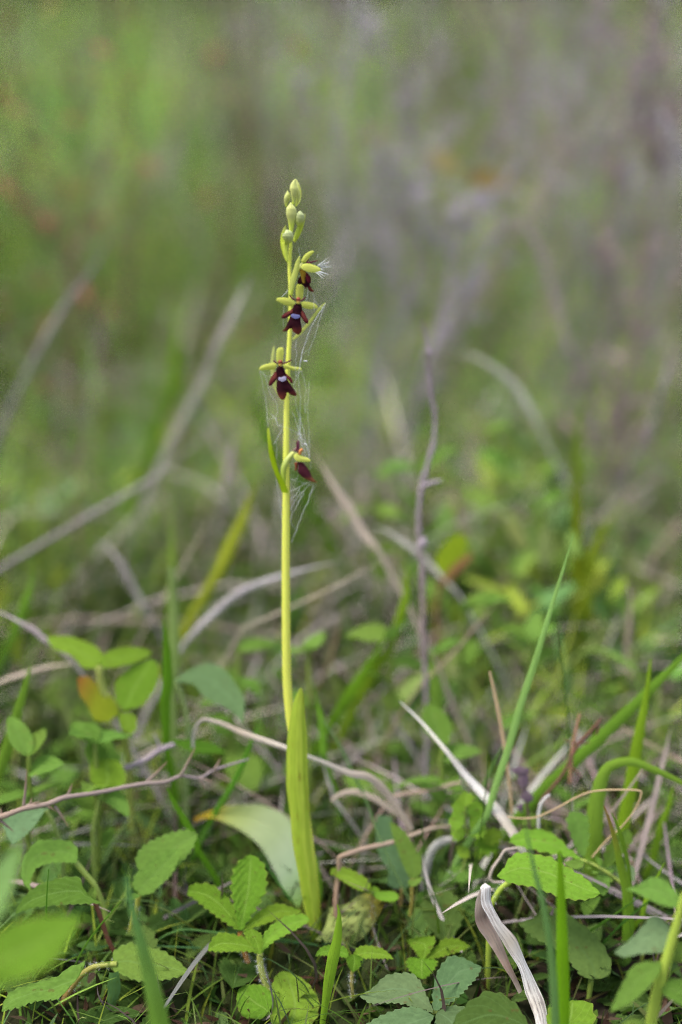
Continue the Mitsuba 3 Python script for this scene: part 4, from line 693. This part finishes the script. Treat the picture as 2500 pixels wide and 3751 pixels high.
# dry stalks, dead leaves and twigs
GREY = srgb(208, 200, 194); TAN = srgb(196, 170, 134); BEIGE = srgb(190, 174, 158); WHITE = srgb(232, 228, 226); LILAC = srgb(164, 150, 160)
solo('dry_straw', ribbon([(1466, 2571), (1540, 2640), (1620, 2730), (1720, 2850), (1800, 2940), (1880, 3050), (1910, 3100), (1960, 3200)], [.034, .022, .010, 0], [3, 14, 22, 33, 45, 46, 42, 38], up=45, arch=.12, col=[WHITE * 1.12, srgb(236, 226, 212), WHITE * 1.1, srgb(226, 212, 196), WHITE], roll=[-5, 5, -5, 0], nt=40, jit=.2, wob=2), 'dry_blade', 'pale dry grass blade slanting down to the right with a needle tip', 'dead grass')
k = thing('dead_leaf', 'folded white dry leaf with a speckled brown underside at the lower right', 'dead leaf')
part(k, 'blade', ribbon(E((20, 880), (62, 850), (70, 930), (130, 1060), (270, 1290), (390, 1530), (460, 1750), (500, 2000)), [-.046, -.048, -.05, -.052, -.056, -.066], [30, 52, 46, 60, 52, 68, 58, 60], up=38, arch=.12, col=[WHITE * .95, WHITE, srgb(206, 194, 180), WHITE * 1.05, srgb(214, 204, 194), WHITE], roll=[-15, 10, -10, 15, -10, 10], nt=60, jit=.22, wob=9), 'dry_blade')
part(k, 'blade', ribbon(E((60, 860), (25, 960), (40, 1060), (110, 1200), (190, 1360), (250, 1470), (340, 1640)), [-.045, -.047, -.050, -.056], [30, 60, 78, 64, 46, 30, 24], up=35, arch=.14, col=[srgb(190, 176, 166), srgb(150, 130, 122), srgb(180, 160, 150), srgb(140, 118, 108), srgb(180, 164, 152)], roll=10, nt=44, jit=.35, wob=3), 'dry_blade', 'mottled brown side of the folded leaf')
solo('dead_leaf', ribbon(C3((1020, 310), (940, 315), (860, 350), (790, 440), (755, 600), (725, 790)), .024, [26, 34, 34, 32, 28, 22], arch=.25, col=WHITE * .9, roll=25), 'dry_blade', 'pale dry leaf arching down beside the thin dark rush blade', 'dead leaf')
solo('dry_straw', ribbon(H((15, 480), (30, 370), (90, 312), (170, 330), (300, 385), (440, 440), (580, 490), (720, 545), (960, 630), (1060, 640), (1140, 690), (1220, 790), (1290, 900), (1340, 980)), [.034, .03, .022, .014, .02, .02], [14, 14, 16, 18, 20, 22, 18, 16, 20, 30, 34, 32, 28, 24], col=[GREY, BEIGE * 1.2, GREY * 1.1, BEIGE * 1.15, BEIGE], jit=.15, wob=4, arch=.3, roll=[-40, 10, -30, 35, 10], nt=60), 'dry_blade', 'long pale dry blade arching behind the clasping orchid leaf', 'dead grass')
solo('dry_straw', ribbon(H((850, 800), (900, 760), (980, 742), (1080, 770), (1180, 830), (1260, 890)), .03, [14, 20, 26, 24, 20, 16], col=BEIGE, roll=20), 'dry_blade', 'short curved dry blade right of the orchid foot', 'dead grass')
solo('dry_stalk', tube([(1236, 3400), (1230, 3300), (1242, 3190), (1245, 3140), (1250, 3137), (1340, 3108), (1436, 3087), (1561, 3042), (1660, 3030)], [-.002, 0, .004, .004, .004, .008, .012, .02, .03], [8, 9, 9, 10, 9, 9, 8, 7, 6], [srgb(150, 120, 100), srgb(186, 168, 150)], nt=60, bump=.08), 'bark', 'dry stalk snapped into a right angle above the spotted leaf', 'dead stalk')
solo('dry_tendril', tube(E((225, 298), (310, 310), (420, 308), (520, 275), (640, 215), (760, 150), (880, 105), (1050, 92), (1200, 94), (1258, 108), (1250, 150), (1190, 270), (1110, 370), (1000, 470), (880, 610)), [.004, .0, -.002, -.002, 0], [3, 3.2, 3.6, 3.6, 3.4, 3, 3.2, 3.6], srgb(196, 170, 132), nt=80, sides=6), 'bark', 'thin tan tendril looping above the feathery leaf', 'dead stalk')
solo('dry_tendril', tube(E((555, 130), (510, 165), (480, 220), (470, 300), (470, 400)), .012, [4, 6, 6, 5], WHITE * .8, nt=24, sides=6), 'bark', 'short pale tendril curving down behind the tan loop', 'dead stalk')
solo('dry_tendril', tube(E((300, 540), (220, 550), (170, 620), (110, 710), (95, 770), (130, 800), (240, 800)), -.006, [4, 5, 6, 5, 4], srgb(196, 180, 170), nt=36, sides=6), 'bark', 'pale curled tendril left of the bright crenate leaf', 'dead stalk')
solo('dry_stalk', tube(I((405, 925), (440, 1080), (475, 1260), (510, 1480), (540, 1790)), .022, [4, 7, 7, 6, 6], TAN, nt=24), 'bark', 'straight tan stalk standing left of the tall green blade', 'dead stalk')
k = thing('dry_twig', 'thin brown twig with short side spurs before the slanting green blade', 'dead twig')
part(k, 'stem', tube(I((1075, 1215), (1020, 1280), (945, 1360), (900, 1440), (850, 1540), (780, 1630), (720, 1700), (700, 1816)), .026, [5, 6, 6, 6, 6, 5], srgb(120, 84, 72), nt=40, bump=.15, root=True), 'bark')
for q in (((850, 1338), (945, 1358), (1012, 1360)), ((890, 1490), (930, 1530), (965, 1570)), ((1040, 1240), (1060, 1290), (1045, 1310))): part(k, 'spur', tube(I(*q), .026, [2, 4, 2], srgb(130, 94, 80), nt=8), 'bark')
solo('dry_stalk', tube(I((950, 1178), (925, 1290), (905, 1390), (890, 1600)), .030, [4, 6, 7, 6], srgb(176, 134, 108), nt=20), 'bark', 'short tan stalk crossing the thin brown twig', 'dead stalk')
k = thing('withered_flower', 'withered purplish flower head drooping beside the tan stalk at right', 'dead flower')
for q in (((600, 1640), (640, 1600), (630, 1540), (570, 1560)), ((590, 1690), (620, 1640), (670, 1690), (640, 1720)), ((530, 1520), (600, 1500), (650, 1520), (600, 1560)), ((560, 1740), (610, 1720), (600, 1780))): part(k, 'petal', pillow(I(*q), .02, thick=4, col=srgb(118, 98, 116), res=8), 'dry_blade')
part(k, 'stem', tube(I((600, 1560), (625, 1700), (640, 1820), (650, 2000)), .022, [4, 5, 5], srgb(110, 84, 84), nt=16, root=True), 'bark')
k = thing('thorny_twig', 'bare grey thorny twig slanting across the lower left above the leaves', 'twig')
TW = srgb(150, 134, 128)
part(k, 'branch', tube(G((-60, 1410), (0, 1392), (160, 1338), (280, 1315), (400, 1272), (560, 1250), (660, 1232), (760, 1210), (880, 1190), (1000, 1180), (1090, 1145), (1210, 1155), (1290, 1110), (1380, 1080), (1505, 1042)), [-.016, -.008, 0, .006, .014, .022], [11, 10.5, 10, 9, 8.5, 8.5, 8, 7, 6, 5, 3], [srgb(170, 146, 128), TW, TW, srgb(150, 138, 146)], nt=90, bump=.10), 'bark')
for q, y in (((140, 1340, 162, 1105), -.008), ((405, 1272, 436, 1190), -.002), ((330, 1325, 412, 1452), -.006), ((0, 1412, 82, 1482), -.012), ((880, 1188, 1012, 1058), .008), ((1092, 1145, 1182, 968), .010), ((1205, 1158, 1292, 1182), .012), ((1210, 1165, 1242, 1232), .012), ((1296, 1108, 1334, 1036), .013), ((160, 1325, 240, 1298), -.009), ((175, 1330, 192, 1275), -.009), ((265, 1318, 340, 1358), -.005), ((560, 1250, 580, 1270), .001), ((0, 1385, 5, 1340), -.012)):
    a, b_, c, d = q; part(k, 'thorn', tube(G((a, b_), ((a + c) / 2 + 3, (b_ + d) / 2), (c, d)), y, [6, 4.5, 1], [TW, srgb(150, 124, 100)], nt=8), 'bark')
k = thing('thorny_twig', 'short lilac grey twig end behind the small fresh yellow green leaf', 'twig')
part(k, 'branch', tube(G((745, 1102), (830, 1070), (900, 1035), (970, 985), (1055, 955)), .04, [11, 11, 10, 10, 8], LILAC, nt=30, bump=.1), 'bark')
part(k, 'thorn', tube(G((968, 985), (950, 930), (930, 885)), .04, [7, 5, 1.5], LILAC * .9, nt=8), 'bark')
part(k, 'thorn', tube(G((850, 1065), (855, 1120), (845, 1160)), .04, [6, 4, 1.5], LILAC * .9, nt=8), 'bark')

# blurred foreground leaves
k = thing('foreground_leaf', 'very blurred yellow green leaf hanging into the lower left corner', 'leaf')
part(k, 'leaf', sheet(A((-150, 1300), (0, 1235), (250, 1150), (400, 1045), (460, 940), (560, 765)), A((-250, 900), (-50, 880), (100, 800), (280, 755), (420, 745), (555, 755)), -.185, N=(0, -.7, .7), fold=.12, nt=40), 'lime_leaf')
part(k, 'leaf', sheet(A((-200, 900), (-60, 840), (60, 640), (120, 420), (150, 255)), A((-250, 700), (-100, 480), (0, 380), (90, 300), (145, 250)), -.175, N=UPR, fold=.12, nt=40, col=srgb(150, 190, 110)), 'petal', 'pale upright blurred leaf')
part(k, 'stem', tube(A((-200, 900), (-180, 1200), (-100, 1700), (-60, 2300)), -.186, [20, 20, 20, 20], srgb(140, 170, 70), root=True), 'stem_skin')
k = thing('leafy_herb', 'blurred pale leafy stem with pointed leaves in the lower right corner', 'herb')
SL = dict(teeth=7, tamp=.08, fold=.12, ns=10, wav=.06)
part(k, 'leaf', sheet(E((1570, 1000), (1450, 990), (1300, 930), (1200, 880), (1140, 858)), E((1575, 940), (1500, 850), (1420, 780), (1340, 765), (1240, 820), (1140, 850)), -.095, N=(0, -.65, .75), **SL), 'green_leaf')
part(k, 'leaf', sheet(E((1500, 1330), (1380, 1345), (1250, 1355), (1120, 1375), (1048, 1335)), E((1510, 1260), (1450, 1120), (1350, 1060), (1270, 1130), (1180, 1230), (1050, 1328)), -.095, N=(0, -.7, .7), **SL), 'waxy_leaf')
part(k, 'leaf', sheet(E((1400, 1480), (1280, 1640), (1150, 1740), (1015, 1795)), E((1410, 1410), (1300, 1410), (1200, 1440), (1110, 1580), (1018, 1785)), -.10, N=(0, -.7, .7), **SL), 'green_leaf')
part(k, 'leaf', sheet(E((1410, 1640), (1500, 1720), (1600, 1760), (1750, 1750)), E((1420, 1580), (1500, 1540), (1620, 1560), (1750, 1740)), -.10, N=(0, -.6, .8), **SL), 'green_leaf')
part(k, 'leaf', sheet(E((1460, 1400), (1560, 1420), (1700, 1380)), E((1470, 1360), (1550, 1260), (1700, 1330)), -.092, N=UPC, **SL), 'green_leaf')
part(k, 'leaf', sheet(E((1300, 1900), (1200, 1850), (1110, 1890), (1080, 2000)), E((1320, 1980), (1250, 2060), (1160, 2080), (1085, 2010)), -.10, N=UPC, **SL), 'green_leaf')
part(k, 'stem', tube(E((1590, 880), (1540, 1080), (1470, 1330), (1400, 1560), (1350, 1780), (1320, 2000), (1310, 2300)), -.097, [12, 18, 20, 22, 22, 22, 20], srgb(164, 186, 72), root=True), 'stem_skin')
k = thing('foreground_leaf', 'dark broad leaves with blunt lobes blurred at the bottom right of centre', 'leaf')
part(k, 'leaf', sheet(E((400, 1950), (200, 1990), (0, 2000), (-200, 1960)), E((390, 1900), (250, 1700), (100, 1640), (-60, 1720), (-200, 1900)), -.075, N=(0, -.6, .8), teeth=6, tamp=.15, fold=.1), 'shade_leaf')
part(k, 'leaf', sheet(E((620, 2000), (520, 1850), (560, 1760), (700, 1720)), E((640, 2000), (860, 1950), (900, 1840), (870, 1730), (720, 1705)), -.065, N=(0, -.65, .75), teeth=6, tamp=.15, fold=.1), 'lime_leaf')
part(k, 'petiole', tube(E((400, 1930), (480, 2000), (620, 2010), (640, 2200)), -.07, [9, 9, 9], srgb(120, 140, 70), root=True), 'stem_skin')

# ------------------------------------------------------------------ blurred growth behind the orchid
def V(*p): return VW(*p)
for nm, px, Yv, w, col, lab in (
    ('dry_stalk', V((-20, 1325), (20, 1295), (270, 1145), (390, 1070), (520, 940)), [.19, .21, .24, .27], [44, 44, 42, 30, 20], [LILAC, LILAC * 1.1, srgb(176, 180, 150), BEIGE, BEIGE * .6], 'long pale blurred stalk slanting up from the left edge'),
    ('dry_straw', V((715, 1035), (760, 1100), (800, 1165), (835, 1225), (870, 1260)), [.16, .15, .14], [40, 60, 66, 60, 44], BEIGE * .8, 'wide pale blurred blade slanting down right of the stem'),
    ('dry_straw', V((850, 1205), (900, 1230), (950, 1260), (1010, 1320), (1060, 1370)), .16, [40, 52, 50, 40, 30], GREY, 'blurred dry blade crossing behind the knobbly twig'),
    ('dry_straw', V((1040, 815), (1090, 820), (1150, 855), (1210, 920), (1240, 980)), .30, [40, 54, 56, 50, 36], srgb(190, 190, 176), 'pale blurred blade bending over right of the twig tip'),
    ('dry_straw', V((470, 870), (500, 800), (530, 730), (580, 620)), .34, [52, 60, 56, 40], GREY, 'pale blurred blade standing left of the lower flowers'),
    ('dry_straw', V((90, 800), (160, 690), (220, 610), (260, 530)), .36, [40, 54, 50, 36], srgb(170, 166, 160), 'pale blurred blade leaning right at the upper left'),
    ('dry_straw', V((1060, 610), (1110, 550), (1180, 510), (1230, 560), (1270, 670), (1310, 820)), .42, [40, 60, 72, 66, 60, 50], srgb(182, 168, 164), 'broad dry blade bent into an arch at the upper right'),
    ('dry_stalk', V((1180, 540), (1240, 440), (1340, 300), (1440, 180), (1540, 90)), .46, [40, 44, 44, 40, 30], srgb(160, 146, 144), 'blurred stalk slanting up to the upper right corner'),
    ('dry_straw', V((430, 1470), (490, 1410), (560, 1355), (650, 1320), (790, 1290)), .13, [40, 48, 44, 40, 36], srgb(184, 176, 182), 'pale broad dead blade lying low left of the stem'),
    ('dry_stalk', V((560, 1440), (680, 1390), (800, 1330), (910, 1270)), .12, [26, 30, 28, 24], BEIGE, 'blurred dry stalk lying behind the lower stem'),
    ('dry_stalk', V((970, 1570), (1050, 1490), (1110, 1420), (1155, 1375)), .10, [26, 30, 30, 22], srgb(170, 150, 124), 'beige stalk leaning right below the knobbly twig'),
    ('dry_stalk', V((760, 1520), (775, 1460), (795, 1390)), .14, [24, 26, 20], srgb(164, 132, 104), 'short brown blurred stalk right of the lower stem'),
    ('dry_straw', V((-30, 1395), (40, 1425), (100, 1465), (170, 1520)), .075, [40, 46, 44, 30], srgb(190, 174, 178), 'pale thick dry blade entering from the left edge'),
    ('dry_straw', V((-30, 1580), (60, 1545), (140, 1525), (220, 1520)), .09, [34, 38, 36, 24], BEIGE, 'dull dry blade lying level at the left edge'),
    ('dry_straw', V((545, 930), (540, 1000), (525, 1080), (515, 1160)), .28, [40, 50, 48, 40], srgb(172, 158, 154), 'blurred pale blade standing left of the stem at mid height'),
    ('dry_stalk', V((180, 900), (182, 1000), (178, 1120), (185, 1250)), .26, [24, 28, 28, 26], srgb(128, 102, 88), 'brown upright blurred stalk at the left'),
    ('dry_straw', V((220, 1240), (260, 1275), (300, 1330), (330, 1400)), .20, [36, 44, 42, 36], srgb(186, 174, 176), 'short pale dead blade below the long slanting stalk'),
    ('dry_stalk', V((360, 1400), (420, 1300), (460, 1230), (490, 1180)), .17, [24, 28, 26, 20], BEIGE, 'thin dry stalk leaning right at lower left'),
    ('dry_straw', V((1440, 1330), (1450, 1400), (1445, 1480), (1450, 1560)), .15, [36, 42, 40, 34], srgb(168, 148, 134), 'beige blurred blade standing near the right edge'),
    ('dry_stalk', V((970, 1250), (1060, 1200), (1160, 1160), (1260, 1140)), .22, [24, 30, 28, 20], srgb(140, 146, 120), 'dull stalk leaning right behind the knobbly twig'),
    ('dry_straw', V((1490, 1010), (1510, 940), (1530, 870), (1550, 780)), .32, [40, 52, 50, 34], srgb(176, 168, 172), 'pale blurred blade standing at the right edge'),
    ('dry_straw', V((1500, 230), (1545, 310), (1590, 400)), .44, [50, 60, 50], srgb(178, 174, 180), 'pale blurred blade at the upper right edge'),
    ('dry_straw', V((690, 780), (760, 650), (800, 600)), .6, [40, 50, 30], srgb(150, 140, 140), 'dull dry blade behind the flower spike'),
    ('dry_straw', V((1380, 1640), (1480, 1700), (1590, 1760)), .08, [26, 34, 30], srgb(176, 154, 136), 'dry blade lying behind the crossing green blades'),
    ('dry_straw', V((1180, 1880), (1260, 1800), (1340, 1720)), .05, [20, 30, 26], srgb(184, 168, 170), 'pale dry strip lying under the slanting green blade'),
    ('dry_straw', V((900, 1830), (980, 1815), (1060, 1800), (1130, 1810)), .04, [24, 30, 30, 22], srgb(186, 160, 146), 'pinkish dry strip lying left of the feathery herb'),
    ('dry_straw', V((740, 1740), (760, 1810), (800, 1880)), .05, [24, 30, 24], srgb(176, 168, 166), 'grey dry blade slanting down right of the clasping leaf')):
    solo(nm, ribbon(px, Yv, np.array(w) * (.36 if 'stalk' in nm else .52), roll=rng.uniform(-50, 50, 5), col=np.array([np.asarray(col).reshape(-1, 3)[0] * z * (.9 if np.max(Yv) > .3 else 1.15) for z in (.8, 1.1, .95, 1.15, .9)]), nt=30, jit=.16, wob=5, up=20, root=True, taper=.5, arch=.35), 'dry_blade', lab, 'dead stalk' if 'stalk' in nm else 'dead grass')
for px, Yv, w, col, lab in (
    (V((1310, 990), (1325, 1100), (1330, 1250), (1335, 1420), (1335, 1540)), .22, [26, 52, 60, 62, 50], srgb(116, 130, 28), 'olive upright blade blurred behind the tall green blade'),
    (V((1450, 1150), (1400, 1200), (1360, 1290), (1345, 1420)), .21, [20, 46, 52, 46], srgb(120, 138, 36), 'olive side blade curving right from the blurred tuft'),
    (V((1390, 880), (1330, 960), (1325, 1080), (1320, 1300)), .26, [30, 48, 50, 40], srgb(112, 136, 36), 'tall olive blade of the blurred tuft at right'),
    (V((600, 1090), (570, 1160), (530, 1250), (480, 1350)), .17, [40, 60, 54, 40], srgb(150, 160, 50), 'yellow green blurred blade left of the stem'),
    (V((930, 1280), (935, 1350), (920, 1420), (900, 1480)), .12, [20, 40, 42, 36], srgb(128, 158, 40), 'bright blurred blade below the crossing dry blade'),
    (V((900, 1440), (850, 1530), (800, 1600), (770, 1650)), .11, [30, 44, 44, 36], srgb(116, 160, 40), 'green blurred blade leaning right from the lower stem'),
    (V((390, 1100), (395, 1250), (395, 1400), (390, 1540)), .18, [24, 40, 44, 40], srgb(128, 156, 66), 'upright green blurred blade at lower left'),
    (V((400, 700), (405, 800), (395, 900)), .40, [40, 56, 44], srgb(104, 142, 24), 'short deep green blurred blade at left'),
    (V((590, 880), (600, 960), (640, 1040)), .30, [30, 50, 44], srgb(84, 122, 24), 'dark green blurred blade just left of the orchid'),
    (V((1010, 1660), (1000, 1560), (980, 1480)), .10, [50, 56, 24], srgb(124, 160, 62), 'pale green blurred leaf blade below the beige stalk'),
    (V((20, 1480), (60, 1380), (80, 1280)), .14, [30, 46, 26], srgb(110, 150, 50), 'green blurred blade over the pale blade at the left edge'),
    (V((720, 1560), (735, 1650), (745, 1740)), .06, [20, 34, 30], srgb(112, 158, 52), 'green blade close behind the tip of the clasping leaf')):
    solo('grass_blade', ribbon(px, Yv, np.array(w) * .9, roll=rng.uniform(-40, 40, 4), col=col * 1.05, nt=24, root=True, wob=5, taper=.6), 'grass_blade', lab, 'grass blade')
k = thing('knobbly_twig', 'grey lilac knobbly dead twig standing upright right of the orchid', 'dead twig')
part(k, 'stem', tube(V((970, 735), (980, 790), (985, 850), (992, 910), (1000, 960), (998, 1010), (982, 1070), (968, 1130), (962, 1190), (966, 1270), (972, 1350), (972, 1450), (978, 1560), (980, 1700)), [.115, .11, .10, .09], [4, 6, 8, 8, 9, 10, 9, 9, 10, 10, 10, 10, 10, 9], [srgb(126, 112, 116), srgb(150, 138, 146), srgb(140, 124, 122), srgb(156, 142, 152)], nt=70, bump=.3, root=True), 'bark')
part(k, 'spur', tube(V((970, 1120), (990, 1110), (1015, 1105)), .10, [8, 8, 5], LILAC, nt=8), 'bark')
part(k, 'knob', tube(V((980, 800), (986, 808), (992, 818)), .108, [7, 11, 7], LILAC, nt=8), 'bark', 'pale bud like knob near the twig tip')
part(k, 'knob', tube(V((975, 1235), (970, 1250), (964, 1262)), .10, [10, 20, 10], LILAC * 1.1, nt=8), 'bark')
def dead_weed(name, x, y, h, lean, seed, label, group, hue, nb=9):
    r = np.random.default_rng(seed); k = thing(name, label, 'dead weed', group)
    z = float(gz(x, y)); t = np.linspace(0, 1, 9)[:, None]
    P = np.array([x, y, z]) + np.array([lean, r.uniform(-.05, .05), 1.0]) * h * t + np.cumsum(r.normal(0, .006, (9, 3)), 0)
    part(k, 'stem', tube3(P, along([.0018, .0014, .0008], 9), hue, 6), 'bark')
    for i in range(3):
        q = np.array([x, y, z]) + np.array([r.uniform(-.03, .03), r.uniform(-.03, .03), 0]) + np.array([lean + r.uniform(-.12, .12), r.uniform(-.1, .1), 1.0]) * h * r.uniform(.75, 1.1) * t + np.cumsum(r.normal(0, .006, (9, 3)), 0)
        part(k, 'stem', tube3(q, along([.0015, .0011, .0007], 9), hue * r.uniform(.7, 1.1), 5), 'bark')
    for i in range(nb):
        j = r.integers(3, 8); a = r.uniform(0, 6.28); l = h * r.uniform(.12, .3)
        d = np.array([math.cos(a) * .7, math.sin(a) * .7, 1.0]); s = np.linspace(0, 1, 5)[:, None]
        Q = P[j] + d * l * s + np.array([0, 0, .1]) * l * s ** 2 + r.normal(0, .002, (5, 3))
        ms = [tube3(Q, along([.0014, .0008], 5), hue * 1.1, 4)]
        for q in range(7):
            c = Q[2] + (Q[4] - Q[2]) * r.uniform() + r.normal(0, .007, 3); e = unit(r.normal(0, 1, 3)) * r.uniform(.003, .008)
            ms.append(tube3(np.array([c - e, c, c + e]), np.array([.0006, .0024, .0006]), hue * r.uniform(.9, 1.5), 5))
        part(k, 'branch', join(*ms), 'bark')
PUR = [srgb(144, 134, 142), srgb(156, 148, 158), srgb(136, 118, 120), srgb(166, 158, 166)]
for i, (u, v, y, h, ln, lab) in enumerate((
    (900, 900, .62, .40, 0.023, 'tall purplish dead weed blurred right behind the flower spike'), (960, 900, .75, .42, -0.045, 'second purplish dead weed right of the flower spike'),
    (1060, 850, .80, .44, 0.045, 'reddish grey dead weed at the top right of centre'), (780, 850, .85, .42, 0.036, 'dull dead weed standing over the orchid tip'), (1180, 900, .9, .46, 0.068, 'dead weed leaning right at the upper right'),
    (1330, 950, .72, .40, 0.090, 'lilac grey dead weed in the upper right corner'), (1450, 950, .60, .36, 0.045, 'dead weed at the upper right edge'), (1540, 900, .85, .44, -0.045, 'outermost dead weed at the right edge'),
    (650, 700, 1.1, .46, -0.045, 'faint dead weed left of the orchid tip'), (860, 1000, .50, .26, 0.135, 'low pinkish dead weed right of the orchid flowers'), (1420, 1100, .45, .22, 0.090, 'low dead weed at the right edge at mid height'), (1250, 800, 1.2, .5, 0.000, 'far dead weed at the upper right'))):
    p = at(u * 1.5944, v * 1.5944, y); dead_weed('dead_weed', p[0], y, h, ln, 100 + i, lab, 'dead weeds behind the orchid', PUR[i % 4], 9)
def red_shrub(x, y, h, seed, label, n=26):
    r = np.random.default_rng(seed); k = thing('reddish_shrub', label, 'shrub'); z = float(gz(x, y))
    for b in range(4):
        t = np.linspace(0, 1, 9)[:, None]; d = np.array([r.uniform(-.35, .35), r.uniform(-.25, .25), 1])
        P = np.array([x + r.uniform(-.03, .03), y, z]) + d * h * t + np.cumsum(r.normal(0, .008, (9, 3)), 0)
        bk = part(k, 'branch', tube3(P, along([.0022, .001], 9), srgb(104, 74, 72), 6), 'bark')
        for i in range(n // 2):
            c = P[r.integers(3, 9)] + r.normal(0, .03, 3); l = r.uniform(.008, .018); a = r.uniform(0, 6.28)
            m = blades(c[None], np.array([l]), np.array([l * .6]), np.array([a]), np.array([r.uniform(.3, .9)]), np.array([.3]), (srgb(156, 108, 92) if r.uniform() < .6 else srgb(146, 140, 84))[None] * r.uniform(.7, 1.2), oval=True, nseg=6)
            part(k, 'leaf', m, 'grass_blade')
p = at(60, 900, .62); red_shrub(p[0], .62, .37, 5, 'shrub with reddish brown leaves blurred in the upper left corner', 80)
p = at(450, 900, .72); red_shrub(p[0], .72, .42, 6, 'second reddish leaved shrub right of the corner shrub at the top left', 24)
p = at(1050, 600, .9); red_shrub(p[0], .95, .46, 8, 'far reddish shrub at the top above the orchid', 16)
solo('yellow_leaf', sheet(V((1200, 400), (1150, 440), (1110, 430), (1070, 415)), V((1200, 390), (1150, 385), (1100, 390), (1070, 410)), .52, N=UPR, nt=24, col=[srgb(124, 128, 60), srgb(144, 128, 70), srgb(138, 112, 70)]), 'petal', 'yellow blurred leaf lower of two at the upper right', 'leaf')
solo('yellow_leaf', sheet(V((1060, 400), (1020, 395), (985, 370)), V((1055, 380), (1030, 345), (985, 350)), .54, N=UPR, nt=24, col=srgb(158, 148, 100)), 'petal', 'pale yellow blurred leaf upper of two at the upper right', 'leaf')
k = thing('turning_herb', 'blurred herb with a leaf turning orange right of the knobbly twig', 'herb')
part(k, 'leaf', sheet(V((1010, 1330), (1000, 1290), (1030, 1240), (1060, 1225)), V((1020, 1330), (1060, 1290), (1075, 1240), (1062, 1225)), .16, N=UPR, nt=24, col=srgb(140, 164, 40)), 'petal')
part(k, 'leaf', sheet(V((1015, 1340), (1040, 1300), (1085, 1270)), V((1018, 1345), (1060, 1310), (1088, 1278)), .155, N=UPR, nt=20, col=srgb(150, 112, 78)), 'petal', 'orange brown leaf')
part(k, 'stem', tube(V((1012, 1330), (1005, 1420), (1010, 1560)), .16, [8, 8, 8], srgb(120, 90, 60), root=True), 'stem_skin')
for i, (u, v, y, l, az, n, lab) in enumerate(((900, 1450, .12, .022, 2.8, 5, 'bright green blurred sprig low right of the stem'), (1190, 970, .28, .024, 3.0, 6, 'yellow green blurred sprig at the right, upper of two'), (1280, 1130, .24, .022, 3.1, 5, 'yellow green blurred sprig at the right, lower of two'), (970, 1000, .25, .026, 1.2, 7, 'bright green blurred sprig beside the knobbly twig'), (870, 1090, .24, .024, .6, 6, 'deep green blurred sprig right of the cobweb'),
    (1060, 1420, .13, .022, 0.3, 6, 'green blurred sprig below the orange brown leaf'), (720, 1500, .09, .018, 2.5, 4, 'green blurred sprig right behind the stem at low height'), (520, 1490, .10, .020, .6, 5, 'yellow green blurred sprig left of the stem at low height'), (1010, 1700, .05, .026, 1.8, 5, 'pale green blurred sprig below the needle tipped dry blade'), (1240, 1480, .13, .02, 1.3, 6, 'green blurred sprig behind the tall green blade'), (1400, 1500, .14, .02, 2.3, 6, 'green blurred sprig near the right edge'), (200, 1700, .03, .02, 2.3, 7, 'green sprig behind the thorny twig'), (60, 1750, .02, .02, 1.3, 6, 'green sprig at the left edge above the thorny twig'))):
    r = np.random.default_rng(300 + i)
    p = at(u * 1.5944, v * 1.5944, y); g = np.array([p[0], p[1], float(gz(p[0], p[1]))])
    k = thing('leafy_sprig', lab, 'herb')
    S = np.linspace(g, p, 8) + np.cumsum(r.normal(0, .001, (8, 3)), 0)
    part(k, 'stem', tube3(S, along([.0013, .0009], 8), srgb(120, 140, 60), 6), 'stem_skin')
    cc = srgb(124, 158, 50) * r.uniform(.75, 1.15)
    for q in range(n):
        c = S[r.integers(4, 8)] if q else S[-1]
        part(k, 'leaf', leaf3d(c, az + q * 2.4, r.uniform(-.2, .9), l * r.uniform(.7, 1.1), l * r.uniform(.42, .62), r.uniform(-.4, .4), .2, r.uniform(.1, .6), teeth=int(r.choice([0, 8]))), 'green_leaf')
